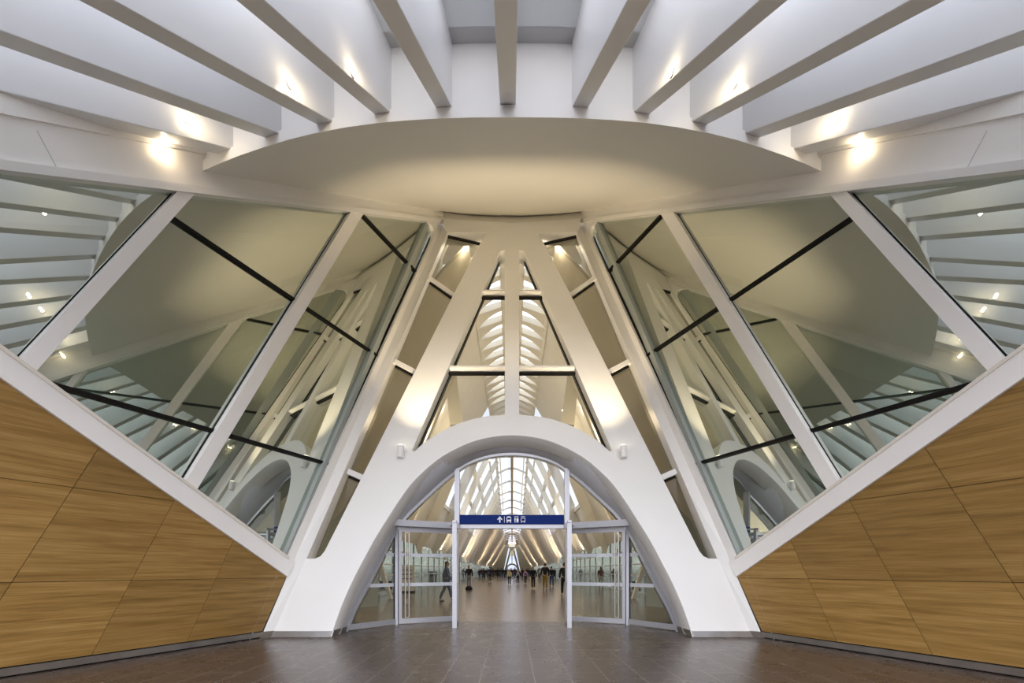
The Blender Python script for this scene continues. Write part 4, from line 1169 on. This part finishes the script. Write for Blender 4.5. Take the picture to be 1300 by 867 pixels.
# (label, px, foot y, head y, facing, jacket, trousers, hair, extra)
FOLK = [
 ('person in black hooded jacket and pale grey trousers standing behind a black bag', 595.5, 747.5, 717.5, TOWARD, 'black', 'grey', 1, dict(stride=.12, swing=.02, fine=True)),
 ('tall person in black jacket and mustard trousers walking ahead of the others', 692, 749, 713.3, AWAY, 'black', 'mustard', 0, dict(fine=True)),
 ('person in black jacket and blue jeans beside the mustard trousers', 700.3, 745.5, 719, AWAY, 'black', 'jeans', 0, dict(stride=.4)),
 ('person all in black with pale shoes walking towards the doors', 677, 748, 719, TOWARD, 'black', 'black', 2, dict(shoes='beige', woman=True, fine=True)),
 ('person in black with red shoes half hidden by the right open door leaf', 716.5, 757, 714, AWAY, 'black', 'black', 0, dict(shoes='red', stride=.4, fine=True)),
 ('person in black coat with a grey backpack in the middle of the hall', 657.5, 742.3, 721.5, AWAY, 'black', 'black', 0, dict(stride=.2, pack='grey', bagcol='the person in black coat mid hall')),
 ('person in pink top and dark trousers carrying a purple backpack', 667, 741.5, 723.2, AWAY, 'pink', 'black', 1, dict(stride=.3, woman=True, pack='purple', bagcol='the person in pink')),
 ('person in pale yellow top and black trousers near the hall centre', 646.8, 743, 723, AWAY, 'yellow', 'black', 2, dict(woman=True, long_hair=True)),
 ('tall dark clothed person standing left of the hall centre', 621.8, 739.6, 719.5, AWAY, 'navy', 'black', 0, dict(stride=.15)),
 ('person in dark blue coat walking behind the left glass door', 566.5, 763.5, 712.5, PI*.6, 'blue', 'jeans', 0, dict(stride=.55, fine=True, woman=True, long_hair=True)),
 ('person in maroon top and beige trousers behind the right glass door', 762.7, 746, 719.5, AWAY, 'maroon', 'beige', 1, dict(stride=.3, woman=True, long_hair=True)),
]
protos = {}
for lab, px, fy, hy_, fa_, tp, lg, hr, kw in FOLK:
    g = ground(px, fy); hgt = min(1.92, (fy-hy_)/F*g.y)
    protos[lab] = build_person(lab, g, hgt, fa_+random.uniform(-.12, .12), tp, lg, hr, **kw)
# the distant crowd: copies of four small figures
crowd_src = [build_person('far person in black coat and dark trousers', (0, 90, 0), 1.74, AWAY, 'black', 'navy', 0, group='far crowd, black coats'),
             build_person('far person in maroon coat and black trousers', (0, 92, 0), 1.70, TOWARD, 'maroon', 'black', 1, woman=True, group='far crowd, maroon coats'),
             build_person('far person in navy coat and jeans', (0, 94, 0), 1.76, AWAY, 'navy', 'jeans', 0, group='far crowd, navy coats'),
             build_person('far person in pale beige top and black trousers', (0, 96, 0), 1.66, AWAY, 'beige', 'black', 1, woman=True, group='far crowd, beige tops')]
def copy_tree(o):
    r = o.copy(); C.objects.link(r)
    for ch in list(o.children):
        c = ch.copy(); C.objects.link(c); c.parent = r
    return r
CROWD = [(608.5, 735.2, 0), (611.5, 734.6, 2), (613.8, 736, 1), (618.5, 736.2, 0), (625.8, 734, 1), (628.7, 733.2, 2), (631.8, 735, 0), (634, 733.2, 1), (636.5, 735.4, 2), (639.2, 733.6, 0), (641.5, 735, 0), (644.2, 734.2, 3),
         (649.3, 733, 1), (651.5, 733.6, 0), (653.7, 735.8, 1), (661.8, 733.6, 3), (663.6, 735, 0), (671.6, 734.8, 2), (673.6, 733.2, 0), (684.3, 735, 0), (686, 737, 3), (704, 736, 1), (630.3, 732.2, 0), (647.8, 732.4, 2), (669, 732.6, 1),
         (615.6, 734.2, 0), (623.4, 733.2, 2), (779, 739, 0), (737, 736, 2), (588.3, 735.6, 0), (637.8, 732.2, 0), (642.9, 732.2, 1), (655.6, 732, 2)]
used = set()
for px, fy, k in CROWD:
    src = crowd_src[k]; r = src if k not in used else copy_tree(src); used.add(k)
    g = ground(px, fy); r.location = g; kk = random.uniform(.90, 1.07); r.scale = (kk, kk, kk); r.rotation_euler = (0, 0, random.choice((AWAY, AWAY, TOWARD))+random.uniform(-.4, .4))
# the bag on the floor
g = ground(595.2, 749.3)
bg_ = empty('holdall', g); tag(bg_, 'rounded black bag lying on the floor in front of the person in grey trousers', 'bag')
m = remesh([ell((g.x, g.y, .15), (.24, .15, .15)), ell((g.x-.1, g.y-.02, .10), (.16, .15, .098)), ell((g.x+.12, g.y-.02, .10), (.16, .14, .098))], .02)
m.materials.clear(); m.materials.append(CL['black']); o = bpy.data.objects.new('body', m); C.objects.link(o); reparent_keep(o, bg_)
bm = bmesh.new()
for i in range(8):
    a0, a1 = PI*i/8, PI*(i+1)/8; tube(bm, (g.x+.1*math.cos(a0), g.y-.05, .27+.08*math.sin(a0)), (g.x+.1*math.cos(a1), g.y-.05, .27+.08*math.sin(a1)), .012, n=6)
o = link_bm('handle', bm, CL['black']); reparent_keep(o, bg_)

# ------------------------------------------------------------------ world, camera
w = bpy.data.worlds.new('World'); bpy.context.scene.world = w; w.use_nodes = True
nt = w.node_tree
for n in list(nt.nodes): nt.nodes.remove(n)
out = nt.nodes.new('ShaderNodeOutputWorld'); bg = nt.nodes.new('ShaderNodeBackground')
tc = nt.nodes.new('ShaderNodeTexCoord'); sp = nt.nodes.new('ShaderNodeSeparateXYZ'); rp = nt.nodes.new('ShaderNodeValToRGB')
nt.links.new(tc.outputs['Generated'], sp.inputs[0]); mp_ = nt.nodes.new('ShaderNodeMath'); mp_.operation = 'MULTIPLY_ADD'; mp_.inputs[1].default_value = .5; mp_.inputs[2].default_value = .5
nt.links.new(sp.outputs[2], mp_.inputs[0]); nt.links.new(mp_.outputs[0], rp.inputs[0])
rp.color_ramp.elements[0].position = .505; rp.color_ramp.elements[0].color = (1.46, 1.42, 1.46, 1)
low_ = rp.color_ramp.elements.new(.49); low_.color = (.10, .09, .085, 1)
rp.color_ramp.elements[-1].position = .86; rp.color_ramp.elements[-1].color = (.53, .58, .685, 1)
nt.links.new(rp.outputs[0], bg.inputs[0]); bg.inputs[1].default_value = 2.75
nt.links.new(bg.outputs[0], out.inputs[0])
cam = bpy.data.cameras.new('Camera'); co = bpy.data.objects.new('Camera', cam); C.objects.link(co)
co.location = (0, 0, EYE); co.rotation_euler = (PI/2, 0, 0)
cam.sensor_width = 36; cam.lens = F/1300*36; cam.shift_y = (HY-433.5)/1300; cam.clip_end = 600; cam.clip_start = .05
bpy.context.scene.camera = co
sc = bpy.context.scene
sc.view_settings.view_transform = 'Standard'; sc.view_settings.look = 'None'; sc.view_settings.exposure = 0; sc.view_settings.gamma = 1
